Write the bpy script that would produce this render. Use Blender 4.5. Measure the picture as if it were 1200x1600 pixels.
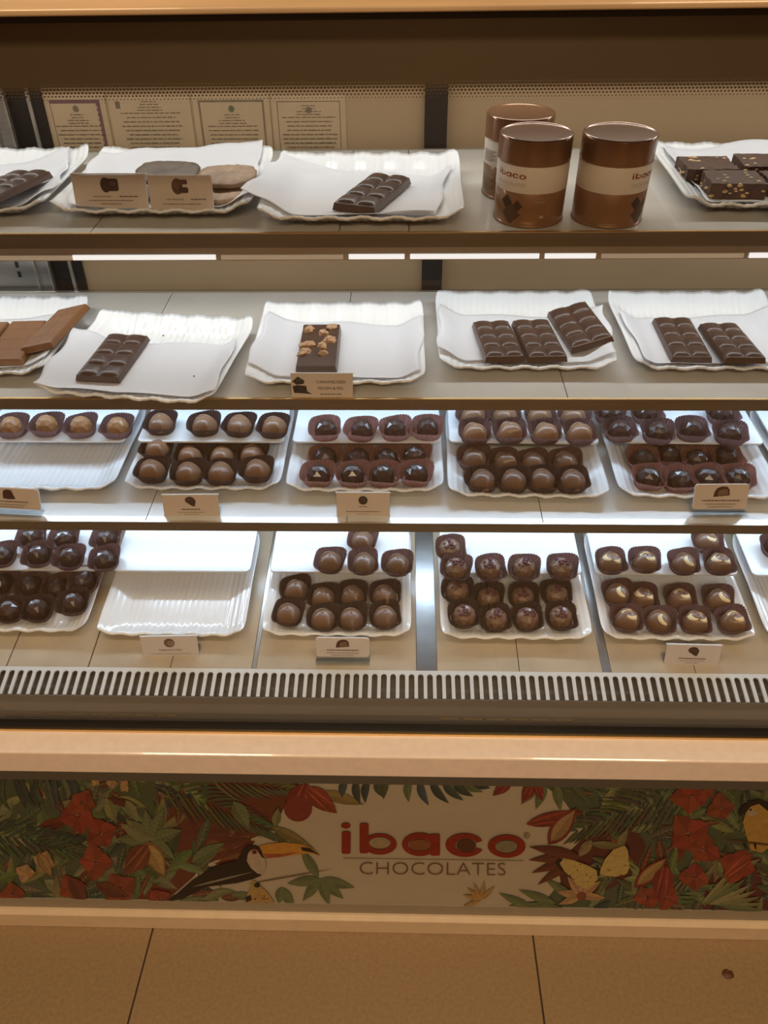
import bpy, bmesh, math, random
from mathutils import Vector, Matrix, Euler

# ------------------------------------------------------------------ scene, camera, light
S = bpy.context.scene
for o in list(bpy.data.objects):
    bpy.data.objects.remove(o)
COL = S.collection
FPX = 1180.0
CAM = Vector((0.0, 0.0, 1.25))
AX = Vector((46500, 240, -1180)).normalized()          # world X, Y, Z axes seen from the camera (right, down, forward)
AY = Vector((34, -840, 1180)); AY = (AY - AX * AX.dot(AY)).normalized()
AZ = AX.cross(AY)
if AZ.y > 0: AZ = -AZ
cam_d = bpy.data.cameras.new('camera'); cam = bpy.data.objects.new('camera', cam_d); COL.objects.link(cam)
right = Vector((AX.x, AY.x, AZ.x)); down = Vector((AX.y, AY.y, AZ.y)); fwd = Vector((AX.z, AY.z, AZ.z))
M = Matrix((right, -down, -fwd)).transposed().to_4x4(); M.translation = CAM
cam.matrix_world = M
cam_d.sensor_fit = 'VERTICAL'; cam_d.sensor_height = 36.0; cam_d.lens = 36.0 * FPX / 1600.0
cam_d.clip_start = 0.01; cam_d.clip_end = 50
S.camera = cam
S.view_settings.view_transform = 'Standard'; S.view_settings.look = 'None'
S.view_settings.exposure = 0.0; S.view_settings.gamma = 1.0; S.view_settings.use_curve_mapping = False

W = bpy.data.worlds.new('world'); S.world = W; W.use_nodes = True
W.node_tree.nodes['Background'].inputs[0].default_value = (1.0, 0.72, 0.42, 1)
W.node_tree.nodes['Background'].inputs[1].default_value = 0.06

def area(name, loc, rot, sx, sy, power, color, spread=180):
    d = bpy.data.lights.new(name, 'AREA'); d.shape = 'RECTANGLE'; d.size = sx; d.size_y = sy
    d.energy = power; d.color = color; d.spread = math.radians(spread)
    o = bpy.data.objects.new(name, d); COL.objects.link(o); o.location = loc; o.rotation_euler = rot
    return o
WARM = (1.0, 0.74, 0.46)
COOL = (0.60, 0.78, 1.0)
# ceiling lamps of the shop, above the customer side and above the staff side
area('ceiling_lamp_a', (-0.75, 0.10, 2.66), (0, 0, 0), 0.5, 0.4, 13, WARM)
area('ceiling_lamp_b', (0.75, 0.10, 2.66), (0, 0, 0), 0.5, 0.4, 13, WARM)
area('ceiling_lamp_c', (0.0, -1.9, 2.66), (0, 0, 0), 1.8, 0.6, 54, WARM)
# the LED strips of the case: under the header and under each shelf
LED = {'head': 2.2, 's1': 2.3, 's2': 2.7, 's3': 3.0}

# ------------------------------------------------------------------ frames of the shelves
R_ = math.radians
SL = {'s1': (.665, 1.0704, .0963), 's2': (.665, .9125, .0963), 's3': (.665, .7621, .0963), 'd': (.61, .5886, .194)}
def ray(px, py):
    v = Vector((px - 600, py - 800, FPX))
    return Vector((AX.dot(v), AY.dot(v), AZ.dot(v)))
def on(sh, px, py, h=0.0):
    y0, z0, s = SL[sh]; r = ray(px, py)
    t = (z0 + h - s * y0 - CAM.z) / (r.z - s * r.y)
    return CAM + r * t
def at_y(px, py, Y):
    r = ray(px, py); return CAM + r * (Y / r.y)
def tilt(sh): return math.atan(SL[sh][2])
def spot(sh, X, Y, h=0.0):
    y0, z0, s = SL[sh]; a = tilt(sh)
    return Vector((X, Y, z0 + s * (Y - y0))) + Vector((0, -math.sin(a), math.cos(a))) * h
def put(o, sh, X, Y, h=0.0, rot=0.0, lean=0.0):
    o.location = spot(sh, X, Y, h)
    o.rotation_euler = (Matrix.Rotation(tilt(sh), 3, 'X') @ Matrix.Rotation(R_(rot), 3, 'Z') @ Matrix.Rotation(R_(lean), 3, 'X')).to_euler()
    return o

# ------------------------------------------------------------------ materials
MATS = {}
def nodes(name):
    m = bpy.data.materials.new(name); m.use_nodes = True
    nt = m.node_tree; b = nt.nodes['Principled BSDF']
    MATS[name] = m
    return m, nt, b
def mat(name, col, rough=.5, metal=0.0, var=0.0, scale=30.0, bump=0.0, bscale=200.0, coat=0.0, spec=.5, trans=0.0, stretch=None, sub=0.0):
    if name in MATS: return MATS[name]
    m, nt, b = nodes(name)
    b.inputs['Base Color'].default_value = (*col, 1); b.inputs['Roughness'].default_value = rough
    b.inputs['Metallic'].default_value = metal; b.inputs['Coat Weight'].default_value = coat
    b.inputs['Specular IOR Level'].default_value = spec
    if sub:
        b.inputs['Subsurface Weight'].default_value = sub; b.inputs['Subsurface Radius'].default_value = (.004, .003, .002); b.inputs['Subsurface Scale'].default_value = 1.0
    L = nt.links
    if var or bump:
        tc = nt.nodes.new('ShaderNodeTexCoord'); mp = nt.nodes.new('ShaderNodeMapping')
        if stretch: mp.inputs['Scale'].default_value = stretch
        L.new(tc.outputs['Object'], mp.inputs[0])
    if var:
        n = nt.nodes.new('ShaderNodeTexNoise'); n.inputs['Scale'].default_value = scale; n.inputs['Detail'].default_value = 6
        L.new(mp.outputs[0], n.inputs['Vector'])
        cr = nt.nodes.new('ShaderNodeValToRGB')
        cr.color_ramp.elements[0].position = .3; cr.color_ramp.elements[1].position = .7
        cr.color_ramp.elements[0].color = (*[c * (1 - var) for c in col], 1); cr.color_ramp.elements[1].color = (*[min(1, c * (1 + var)) for c in col], 1)
        L.new(n.outputs['Fac'], cr.inputs[0]); L.new(cr.outputs[0], b.inputs['Base Color'])
    if bump:
        n2 = nt.nodes.new('ShaderNodeTexNoise'); n2.inputs['Scale'].default_value = bscale; n2.inputs['Detail'].default_value = 4
        L.new(mp.outputs[0], n2.inputs['Vector'])
        bp = nt.nodes.new('ShaderNodeBump'); bp.inputs['Strength'].default_value = bump; bp.inputs['Distance'].default_value = .001
        L.new(n2.outputs['Fac'], bp.inputs['Height']); L.new(bp.outputs[0], b.inputs['Normal'])
    if trans:
        tr = nt.nodes.new('ShaderNodeBsdfTranslucent'); tr.inputs[0].default_value = (*col, 1)
        mx = nt.nodes.new('ShaderNodeMixShader'); mx.inputs[0].default_value = trans
        out = nt.nodes['Material Output']
        L.new(b.outputs[0], mx.inputs[1]); L.new(tr.outputs[0], mx.inputs[2]); L.new(mx.outputs[0], out.inputs[0])
    return m
def emit(name, col, strength):
    m, nt, b = nodes(name)
    b.inputs['Base Color'].default_value = (.8, .8, .8, 1)
    b.inputs['Emission Color'].default_value = (*col, 1); b.inputs['Emission Strength'].default_value = strength
    return m
def clear(name, tint=(1, 1, 1), rough=0.0, ior=1.5, gain=1.0):
    m, nt, b = nodes(name); L = nt.links
    nt.nodes.remove(b)
    t = nt.nodes.new('ShaderNodeBsdfTransparent'); t.inputs[0].default_value = (*tint, 1)
    g = nt.nodes.new('ShaderNodeBsdfGlossy'); g.inputs['Roughness'].default_value = rough; g.inputs['Color'].default_value = (1, 1, 1, 1)
    f = nt.nodes.new('ShaderNodeFresnel'); ge = nt.nodes.new('ShaderNodeNewGeometry')      # the same reflectance from either face of the pane
    mi = nt.nodes.new('ShaderNodeMix'); mi.inputs[2].default_value = ior; mi.inputs[3].default_value = 1 / ior
    L.new(ge.outputs['Backfacing'], mi.inputs[0]); L.new(mi.outputs[0], f.inputs[0])
    mx = nt.nodes.new('ShaderNodeMixShader')
    ml = nt.nodes.new('ShaderNodeMath'); ml.operation = 'MULTIPLY'; ml.inputs[1].default_value = gain
    L.new(f.outputs[0], ml.inputs[0]); L.new(ml.outputs[0], mx.inputs[0]); L.new(t.outputs[0], mx.inputs[1]); L.new(g.outputs[0], mx.inputs[2])
    L.new(mx.outputs[0], nt.nodes['Material Output'].inputs[0])
    return m
def ink(name, rough=.5, spec=.3):
    """flat print: the colour of each printed shape is stored on its faces"""
    m, nt, b = nodes(name)
    a = nt.nodes.new('ShaderNodeAttribute'); a.attribute_name = 'ink'
    n = nt.nodes.new('ShaderNodeTexNoise'); n.inputs['Scale'].default_value = 120; n.inputs['Detail'].default_value = 5
    tc = nt.nodes.new('ShaderNodeTexCoord'); nt.links.new(tc.outputs['Object'], n.inputs['Vector'])
    mr = nt.nodes.new('ShaderNodeMapRange'); mr.inputs['To Min'].default_value = .42; mr.inputs['To Max'].default_value = .80
    nt.links.new(n.outputs['Fac'], mr.inputs['Value'])
    mm = nt.nodes.new('ShaderNodeVectorMath'); mm.operation = 'SCALE'
    nt.links.new(a.outputs['Color'], mm.inputs[0]); nt.links.new(mr.outputs[0], mm.inputs['Scale'])
    nt.links.new(mm.outputs[0], b.inputs['Base Color'])
    b.inputs['Roughness'].default_value = rough; b.inputs['Specular IOR Level'].default_value = spec
    return m
INK = ink('printed_ink')

MELA = mat('white_melamine', (.86, .87, .88), .16, spec=.55, coat=.3)
RISE = mat('white_acrylic', (.84, .86, .88), .22)
PAPER = mat('butter_paper', (.84, .84, .87), .55, trans=.25, bump=.4, bscale=60)
CARD = mat('sign_card', (.60, .50, .42), .45, var=.03)
CARDW = mat('pale_sign_card', (.68, .62, .60), .45, var=.03)
WHITE = mat('white_plastic', (.82, .82, .82), .35)
ACRY = clear('clear_acrylic', (.97, .98, .98), .02, 1.49, 1.0)
GLASS = clear('front_glass_clear', (.985, .99, .985), 0.0, 1.5, .8)
SHELF = mat('pale_stone_shelf', (.56, .54, .50), .2, var=.07, scale=14, spec=.75, coat=.5)
DECKM = mat('beige_stone_deck', (.52, .44, .33), .22, var=.10, scale=22, spec=.5)
STEEL = mat('brushed_steel', (.52, .52, .51), .30, metal=1.0, var=.08, scale=40, stretch=(1, 1, 18))
STEELX = mat('brushed_steel_lengthwise', (.46, .44, .41), .32, metal=.9, var=.08, scale=40, stretch=(.6, 12, 12))
EDGE = mat('shelf_edge_bronze', (.20, .17, .13), .30, metal=.8, var=.10, scale=20, stretch=(.5, 6, 6))
DARK = mat('dark_rubber', (.012, .010, .009), .4)
BLACK = mat('black_frame', (.010, .009, .008), .35)
GRILL = mat('grille_metal', (.74, .79, .84), .4, metal=.15)
GREYM = mat('dark_grey_metal', (.10, .09, .075), .5)
TAN = mat('tan_board', (.40, .27, .15), .30, var=.05, scale=3, coat=.15)
ALU = mat('aluminium', (.62, .58, .50), .3, metal=.9)
STONE = mat('pink_beige_stone', (.87, .75, .68), .16, var=.04, scale=90, bump=.03, coat=1.0)
SKIRT = mat('beige_skirting', (.74, .58, .40), .35, var=.04, scale=40)
FRAME = mat('taupe_frame', (.32, .27, .20), .45, var=.04, scale=30)
WOOD = mat('honey_wood', (.52, .36, .21), .35, var=.12, scale=14, stretch=(.5, 5, 9), coat=.2)
BRASS = mat('brass_line', (.75, .52, .24), .28, metal=1.0)
CREAM = mat('cream_print_base', (.43, .38, .29), .5, var=.04, scale=25)
TILE = mat('brown_floor_tile', (.30, .20, .105), .42, var=.10, scale=170, bump=.12, bscale=260)
GROUT = mat('dark_grout', (.07, .05, .035), .9)
WALLM = mat('brown_wall', (.30, .20, .12), .6, var=.08, scale=3)
CEILM = mat('ceiling_paint', (.60, .52, .42), .8, var=.02)
MILK = mat('milk_chocolate', (.195, .106, .062), .34, var=.06, scale=60, coat=.15)
CARA = mat('caramel_chocolate', (.33, .165, .068), .34, var=.08, scale=60, coat=.2)
DCHO = mat('dark_chocolate', (.050, .025, .019), .26, var=.08, scale=60, coat=.3)
BARD = mat('dark_bar_chocolate', (.066, .034, .023), .36, var=.12, scale=90, coat=.1)
BARM = mat('milk_bar_chocolate', (.20, .090, .036), .40, var=.10, scale=90, coat=.1)
BROWNIE = mat('brownie', (.075, .038, .022), .7, var=.3, scale=160, bump=.8, bscale=400)
NUT = mat('chopped_nut', (.62, .42, .20), .5, var=.25, scale=200)
PECAN = mat('pecan', (.46, .27, .14), .5, var=.35, scale=240, bump=.6, bscale=500)
WAFER_D = mat('dark_cracker', (.115, .085, .062), .6, var=.3, scale=120, bump=.9, bscale=260)
WAFER_M = mat('milk_cracker', (.33, .22, .14), .6, var=.25, scale=120, bump=.9, bscale=260)
SWIRL = mat('white_chocolate_swirl', (.80, .64, .36), .35)
ORANGE = mat('caramel_patch', (.50, .235, .075), .35)
BERRY = mat('dried_berry', (.085, .016, .026), .45, var=.5, scale=300)
CUPD = mat('dark_brown_paper', (.075, .041, .036), .5, trans=.25, var=.15, scale=80)
CUPM = mat('mauve_brown_paper', (.19, .105, .10), .5, trans=.38, var=.15, scale=80)
CUPR = mat('red_brown_paper', (.34, .165, .14), .5, trans=.40, var=.15, scale=80)
TIN = mat('copper_brown_tin', (.235, .112, .050), .30, metal=.25, var=.04, coat=.3)
TINL = mat('copper_tin_lid', (.245, .118, .055), .24, metal=.45, coat=.4)
BAND = mat('tin_paper_band', (.68, .60, .50), .5)
LEDM = emit('led_diffuser', (.93, .96, 1.0), .75)
CRUMB = mat('chocolate_crumb', (.10, .032, .012), .5, var=.3, scale=300)
CERT = mat('certificate_paper', (.47, .33, .19), .4, var=.04, scale=40)

# ------------------------------------------------------------------ mesh helpers
class MB:
    def __init__(s): s.v = []; s.f = []; s.c = []; s.sm = []
    def add(s, vs, fs, col=None, smooth=False):
        n = len(s.v); s.v += [tuple(p) for p in vs]
        for f in fs: s.f.append(tuple(i + n for i in f)); s.c.append(col); s.sm.append(smooth)
        return s
    def box(s, x0, x1, y0, y1, z0, z1, col=None):
        return s.add([(x0, y0, z0), (x1, y0, z0), (x1, y1, z0), (x0, y1, z0), (x0, y0, z1), (x1, y0, z1), (x1, y1, z1), (x0, y1, z1)],
                     [(0, 3, 2, 1), (4, 5, 6, 7), (0, 1, 5, 4), (1, 2, 6, 5), (2, 3, 7, 6), (3, 0, 4, 7)], col)
    def prism_x(s, prof, x0, x1, col=None):
        """closed profile of (y, z) extruded along x"""
        n = len(prof); vs = [(x0, y, z) for y, z in prof] + [(x1, y, z) for y, z in prof]
        fs = [(i, (i + 1) % n, n + (i + 1) % n, n + i) for i in range(n)] + [tuple(range(n))[::-1], tuple(range(n, 2 * n))]
        return s.add(vs, fs, col)
    def prism_z(s, out, z0, z1, col=None):
        n = len(out); vs = [(x, y, z0) for x, y in out] + [(x, y, z1) for x, y in out]
        fs = [(i, (i + 1) % n, n + (i + 1) % n, n + i) for i in range(n)] + [tuple(range(n))[::-1], tuple(range(n, 2 * n))]
        return s.add(vs, fs, col)
    def lathe(s, prof, n=48, smooth=True, cap=True):
        vs = []; fs = []
        for r, z in prof:
            for k in range(n): a = 2 * math.pi * k / n; vs.append((r * math.cos(a), r * math.sin(a), z))
        for j in range(len(prof) - 1):
            for k in range(n):
                k2 = (k + 1) % n; fs.append((j * n + k, j * n + k2, (j + 1) * n + k2, (j + 1) * n + k))
        s.add(vs, fs, None, smooth)
        if cap:
            b = len(s.v) - len(vs)
            s.f.append(tuple(b + k for k in range(n))[::-1]); s.c.append(None); s.sm.append(False)
            t = b + (len(prof) - 1) * n
            s.f.append(tuple(t + k for k in range(n))); s.c.append(None); s.sm.append(False)
        return s
    def tube(s, pts, r, n=6, smooth=True):
        pts = [Vector(p) for p in pts]; vs = []; fs = []
        for i, p in enumerate(pts):
            d = (pts[min(i + 1, len(pts) - 1)] - pts[max(i - 1, 0)]).normalized()
            a = d.cross(Vector((0, 0, 1)));
            if a.length < 1e-4: a = Vector((1, 0, 0))
            a.normalize(); b = a.cross(d)
            rr = r[i] if isinstance(r, (list, tuple)) else r
            for k in range(n):
                t = 2 * math.pi * k / n; vs.append(p + a * math.cos(t) * rr + b * math.sin(t) * rr)
        for i in range(len(pts) - 1):
            for k in range(n):
                k2 = (k + 1) % n; fs.append((i * n + k, i * n + k2, (i + 1) * n + k2, (i + 1) * n + k))
        fs += [tuple(range(n))[::-1], tuple((len(pts) - 1) * n + k for k in range(n))]
        return s.add(vs, fs, None, smooth)
    def mesh(s, name, m):
        me = bpy.data.meshes.new(name); me.from_pydata(s.v, [], s.f)
        if m: me.materials.append(m)
        if any(s.sm): me.polygons.foreach_set('use_smooth', s.sm)
        if any(c is not None for c in s.c):
            at = me.color_attributes.new('ink', 'FLOAT_COLOR', 'CORNER'); buf = []
            for f, c in zip(s.f, s.c): buf += list((*(c or (.5, .5, .5)), 1)) * len(f)
            at.data.foreach_set('color', buf)
        me.update(); return me
    def build(s, name, m, parent=None):
        return link(name, s.mesh(name, m), parent)
def link(name, me, parent=None):
    o = bpy.data.objects.new(name, me); COL.objects.link(o)
    if parent is not None: o.parent = parent
    return o
def tag(o, label=None, cat=None, group=None, kind=None):
    if label: o['label'] = label
    if cat: o['category'] = cat
    if group: o['group'] = group
    if kind: o['kind'] = kind
    return o
def thing(name, label, cat, group=None, loc=(0, 0, 0)):
    o = bpy.data.objects.new(name, None); COL.objects.link(o); o.location = loc; o.empty_display_size = .02
    return tag(o, label, cat, group)
def bevel(o, w, seg=2):
    b = o.modifiers.new('bevel', 'BEVEL'); b.width = w; b.segments = seg; b.limit_method = 'ANGLE'; return o
def ss(t, a, b):
    t = max(0.0, min(1.0, (t - a) / (b - a))); return t * t * (3 - 2 * t)
_txt = {}
def text2d(s, size=1.0, thin=0.0, wide=1.0):
    """2-D outline triangles of a line of lettering, centred on the origin"""
    k = (s, thin)
    if k not in _txt:
        c = bpy.data.curves.new('lettering', 'FONT'); c.body = s; c.offset = thin; c.resolution_u = 3
        o = bpy.data.objects.new('lettering', c); COL.objects.link(o)
        dg = bpy.context.evaluated_depsgraph_get(); me = bpy.data.meshes.new_from_object(o.evaluated_get(dg))
        vs = [(v.co.x, v.co.y) for v in me.vertices]; fs = [tuple(p.vertices) for p in me.polygons]
        bpy.data.objects.remove(o); bpy.data.curves.remove(c); bpy.data.meshes.remove(me)
        xs = [v[0] for v in vs]; ys = [v[1] for v in vs]; cx = (min(xs) + max(xs)) / 2; cy = (min(ys) + max(ys)) / 2
        _txt[k] = ([(x - cx, y - cy) for x, y in vs], fs, max(xs) - min(xs), max(ys) - min(ys))
    vs, fs, w, h = _txt[k]
    return [(x * size * wide, y * size) for x, y in vs], fs, w * size * wide, h * size
def ell(cx, cy, rx, ry, n=28, a0=0, a1=360):
    return [(cx + rx * math.cos(R_(a0 + (a1 - a0) * k / n)), cy + ry * math.sin(R_(a0 + (a1 - a0) * k / n))) for k in range(n + (0 if a1 - a0 == 360 else 1))]
def rrect(x0, x1, y0, y1, r, n=4):
    out = []
    for cx, cy, a in ((x1 - r, y1 - r, 0), (x0 + r, y1 - r, 90), (x0 + r, y0 + r, 180), (x1 - r, y0 + r, 270)):
        out += [(cx + r * math.cos(R_(a + 90 * k / n)), cy + r * math.sin(R_(a + 90 * k / n))) for k in range(n + 1)]
    return out
def strip(o, i, close=True):
    n = len(o); vs = o + i
    return vs, [(k, (k + 1) % n, n + (k + 1) % n, n + k) for k in range(n if close else n - 1)]

RED = (.36, .032, .014)
def logo(word_cols=True, ground=(.72, .66, .53)):
    """the wordmark, five rounded letters: list of (verts, faces, colour) in panel pixels, y down, origin at its middle"""
    out = []
    def poly(p, c): out.append((p, [tuple(range(len(p)))], c))
    def ring(ox, oy, orx, ory, ix, iy, irx, iry, c, a0=0, a1=360):
        n = 36; o = ell(ox, oy, orx, ory, n, a0, a1); i = ell(ix, iy, irx, iry, n, a0, a1)
        v, f = strip(o, i, a1 - a0 == 360); out.append((v, f, c))
    poly(ell(540.5, 1289, 7.5, 4.6), RED); poly(rrect(534, 548, 1298, 1333, 3), RED)
    poly(rrect(562, 576, 1285, 1332, 3), RED); ring(593.5, 1317.5, 26.5, 16.5, 593.5, 1315.5, 17, 9.8, RED)
    if word_cols: poly(ell(593.5, 1315.5, 16, 9), (.52, .40, .24))
    ring(656, 1317.5, 28, 18.3, 655.5, 1318.3, 17.5, 9.5, RED); poly(rrect(672, 687.5, 1301, 1335, 3), RED)
    if word_cols: poly(ell(655.5, 1318.3, 16, 8.5), (.34, .13, .045))
    ring(726, 1318.2, 30, 18.5, 728.5, 1318.5, 17, 10.5, RED, 22, 338)
    if word_cols: poly(ell(728.5, 1318.5, 15.5, 9.5), (.13, .045, .02))
    ring(791.5, 1319.5, 29.5, 18, 791, 1320, 17, 10.5, RED)
    if word_cols: poly(ell(791, 1320, 15.5, 9.5), (.33, .30, .18))
    return [([(x - 678, y - 1312) for x, y in v], f, c) for v, f, c in out]

# ------------------------------------------------------------------ the room
XL, XR = -2.4, 2.4
fl = MB().box(XL, XR, -3.2, 1.9, -.04, -.004).build('floor', GROUT); tag(fl, kind='structure')
tm = MB().box(.0015, .6085, .0015, .6085, -.006, 0).mesh('floor_tile', TILE)
for ix in range(-4, 5):
    for iy in range(-5, 2):
        x0 = -.4 + .61 * ix; y0 = .43 + .61 * (iy - 0)
        if x0 < XL + .0 or x0 + .61 > XR + .3: continue
        t = link('floor_tile', tm, fl); t.location = (x0, y0, 0)
tag(MB().box(XL, XR, -3.24, -3.2, 0, 2.7).build('wall_back', WALLM), kind='structure')
tag(MB().box(XL - .04, XL, -3.2, 1.9, 0, 2.7).build('wall_left', WALLM), kind='structure')
tag(MB().box(XR, XR + .04, -3.2, 1.9, 0, 2.7).build('wall_right', WALLM), kind='structure')
tag(MB().box(XL, XR, 1.9, 1.94, 0, 2.7).build('wall_front', WALLM), kind='structure')
tag(MB().box(XL, XR, -3.2, 1.9, 2.7, 2.74).build('ceiling', CEILM), kind='structure')

# ------------------------------------------------------------------ the display case
CX0, CX1 = -1.15, 1.15
case = thing('display_case', 'long glass-fronted chilled display case with three sloping shelves and a deck', 'display case', loc=(0, .6, 0))
def cpart(mb, name, m, parent=None):
    o = mb.build(name, m, parent or case)
    if parent is None: o.location = (0, -.6, 0)
    return o
cpart(MB().box(CX0, CX1, .613, .95, 0, .515), 'base_cabinet', GREYM)
bevel(cpart(MB().prism_x([(.594, 0), (.613, 0), (.613, .0415), (.600, .0415), (.594, .036)], CX0, CX1), 'skirting', SKIRT), .001)
fr = MB()
zt, zb, z1, z0 = .430, .0415, .3847, .0677
fr.box(CX0, CX1, .604, .613, z1, zt); fr.box(CX0, CX1, .604, .613, zb, z0)
cpart(fr, 'panel_frame', FRAME)
cpart(MB().box(CX0, CX1, .568, .613, .43, .5), 'ledge_bracket', GREYM)
# glass channel and trims above the ledge
cpart(MB().box(CX0, CX1, .5615, .580, .5352, .541), 'glass_channel', DARK)
cpart(MB().box(CX0, CX1, .5595, .5615, .5352, .5385), 'channel_trim', BRASS)
gl = cpart(MB().box(CX0, CX1, .567, .573, .541, 1.2335), 'front_glass', GLASS)
# printed dark band along the top of the glass, dotted towards its lower edge
fm, nt, b = nodes('dotted_glass_print'); L = nt.links
b.inputs['Base Color'].default_value = (.11, .08, .05, 1); b.inputs['Roughness'].default_value = .35  # brown instead of black: the room's warm reflection is put into the colour
tc = nt.nodes.new('ShaderNodeTexCoord'); sx = nt.nodes.new('ShaderNodeSeparateXYZ'); L.new(tc.outputs['Object'], sx.inputs[0])
def mth(op, a, b_=None, clampv=False):
    n = nt.nodes.new('ShaderNodeMath'); n.operation = op; n.use_clamp = clampv
    for i, v in enumerate((a, b_)):
        if v is None: continue
        if isinstance(v, (int, float)): n.inputs[i].default_value = v
        else: L.new(v, n.inputs[i])
    return n.outputs[0]
P = .0020
zz = mth('DIVIDE', sx.outputs['Z'], P); row = mth('FLOOR', zz); odd = mth('MULTIPLY', mth('MODULO', row, 2), .5)
fx = mth('SUBTRACT', mth('FRACT', mth('ADD', mth('DIVIDE', sx.outputs['X'], P * 1.25), odd)), .5)
fz = mth('SUBTRACT', mth('FRACT', zz), .5)
dist = mth('SQRT', mth('ADD', mth('MULTIPLY', fx, fx), mth('MULTIPLY', fz, fz)))
rad = mth('MULTIPLY', mth('SUBTRACT', sx.outputs['Z'], 1.1795), 48.0)       # dots grow upward until they merge
alpha = mth('LESS_THAN', dist, rad)
tr = nt.nodes.new('ShaderNodeBsdfTransparent'); mx = nt.nodes.new('ShaderNodeMixShader')
L.new(alpha, mx.inputs[0]); L.new(tr.outputs[0], mx.inputs[1]); L.new(b.outputs[0], mx.inputs[2]); L.new(mx.outputs[0], nt.nodes['Material Output'].inputs[0])
cpart(MB().box(CX0, CX1, .5732, .5736, 1.1795, 1.2335), 'printed_glass_band', fm, gl)
# header
bevel(cpart(MB().prism_x([(.545, 1.2315), (.60, 1.2315), (.60, 1.245), (.554, 1.2425), (.545, 1.2345)], CX0, CX1), 'header_trim', WOOD), .0008)
bevel(cpart(MB().box(CX0, CX1, .556, .60, 1.2455, 1.30), 'header_board', WOOD), .0015)
cpart(MB().box(CX0, CX1, .60, .95, 1.236, 1.30), 'top_panel', GREYM)
cpart(MB().box(CX0, CX1, .556, .5665, 1.2275, 1.2315), 'header_gasket', DARK)
# grille below the deck: folded sheet with slots
cpart(MB().prism_x([(.5765, .541), (.5765, .578), (.5775, .578), (.5775, .541)], CX0, CX1), 'grille_apron', GREYM)
gA = Vector((0, .5775, .5785)); gB = Vector((0, .610, .5888)); gl_ = (gB - gA).length; ga = math.atan2(gB.z - gA.z, gB.y - gA.y)
gr = cpart(MB().prism_x([(.581, .571), (.612, .580), (.612, .577), (.581, .568)], CX0, CX1), 'grille_backing', GREYM)
PITCH = .01065; wS = .0066
sl0, sl1 = .0015, gl_ - .0045
out_ = rrect(-PITCH / 2, PITCH / 2, 0, gl_, .00001, 1)
def seg_mesh():
    mb = MB(); h = PITCH / 2; w = wS / 2; arc = [(w * math.cos(R_(180 - 180 * k / 8)), sl1 - w + w * math.sin(R_(180 - 180 * k / 8))) for k in range(9)]
    def both(vs, fs):
        n = len(vs); mb.add([(x, y, .0012) for x, y in vs], fs)
    both([(-h, 0), (-w, 0), (-w, sl1 - w), (-h, sl1 - w)], [(0, 1, 2, 3)])
    both([(w, 0), (h, 0), (h, sl1 - w), (w, sl1 - w)], [(0, 1, 2, 3)])
    top = [(-h + PITCH * k / 8, gl_) for k in range(9)]
    vs = arc + top; fs = [(k, k + 1, 9 + k + 1, 9 + k) for k in range(8)]
    both(vs, fs); both([(-h, sl1 - w), (-w, sl1 - w), (-h, gl_)], [(0, 1, 2)]); both([(h, sl1 - w), (h, gl_), (w, sl1 - w)], [(0, 1, 2)])
    wall = [(-w, 0)] + arc + [(w, 0)]; n = len(wall)
    mb.add([(x, y, .0012) for x, y in wall] + [(x, y, -.001) for x, y in wall], [(k, n + k, n + k + 1, k + 1) for k in range(n - 1)])
    mb.add([(-h, 0, .0012), (-w, 0, .0012), (-w, 0, -.001), (-h, 0, -.001), (w, 0, .0012), (h, 0, .0012), (h, 0, -.001), (w, 0, -.001)], [(3, 2, 1, 0), (7, 6, 5, 4)])
    return mb.mesh('grille_bar', GRILL)
gm = seg_mesh()
for k in range(-105, 106):
    g = link('grille_bar', gm, gr); g.location = (PITCH * k, gA.y, gA.z); g.rotation_euler = (ga, 0, 0)
# short brass pieces in a row along the bottom of the apron
for k in list(range(0, 8)):
    cpart(MB().box(-.47 + .0262 * k, -.47 + .0262 * k + .022, .5755, .5765, .5452, .5464), 'apron_slot', BRASS)
for k in range(0, 6):
    cpart(MB().box(.045 + .0262 * k, .045 + .0262 * k + .022, .5755, .5765, .5452, .5464), 'apron_slot', BRASS)

def slab(sh, x0, x1, ya, yb, h0, h1, mb=None):
    """a box lying in a shelf's sloping plane, ya..yb measured in world Y"""
    mb = mb or MB(); vs = []
    for h in (h0, h1):
        for x, y in ((x0, ya), (x1, ya), (x1, yb), (x0, yb)): vs.append(spot(sh, x, y, h))
    return mb.add(vs, [(0, 3, 2, 1), (4, 5, 6, 7), (0, 1, 5, 4), (1, 2, 6, 5), (2, 3, 7, 6), (3, 0, 4, 7)])
def deck_x(px): return on('d', px, 1044).x
dk = cpart(slab('d', CX0, CX1, .61, .915, -.02, -.004), 'deck', GREYM)
joints = [CX0, deck_x(-260), deck_x(8), deck_x(137.5), deck_x(266), deck_x(393.5), None, deck_x(400), deck_x(651), None, deck_x(682.5), deck_x(811), deck_x(941), None, deck_x(954), deck_x(1085), deck_x(1330), CX1]
prev = joints[0]; skip = False
for j in joints[1:]:
    if j is None: skip = True; continue
    g = .0012 if j == deck_x(137.5) else .0005
    if skip:
        wide = j - prev
        cpart(slab('d', prev, j, .6105, .914, -.004, .0012 if wide > .01 else -.0005), 'deck_strip', STEEL if wide > .015 else (ALU if wide < .008 else STEEL), dk); skip = False
    else:
        cpart(slab('d', prev + g, j - g, .6105, .914, -.004, 0), 'deck_panel', DECKM, dk)
    prev = j
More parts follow.
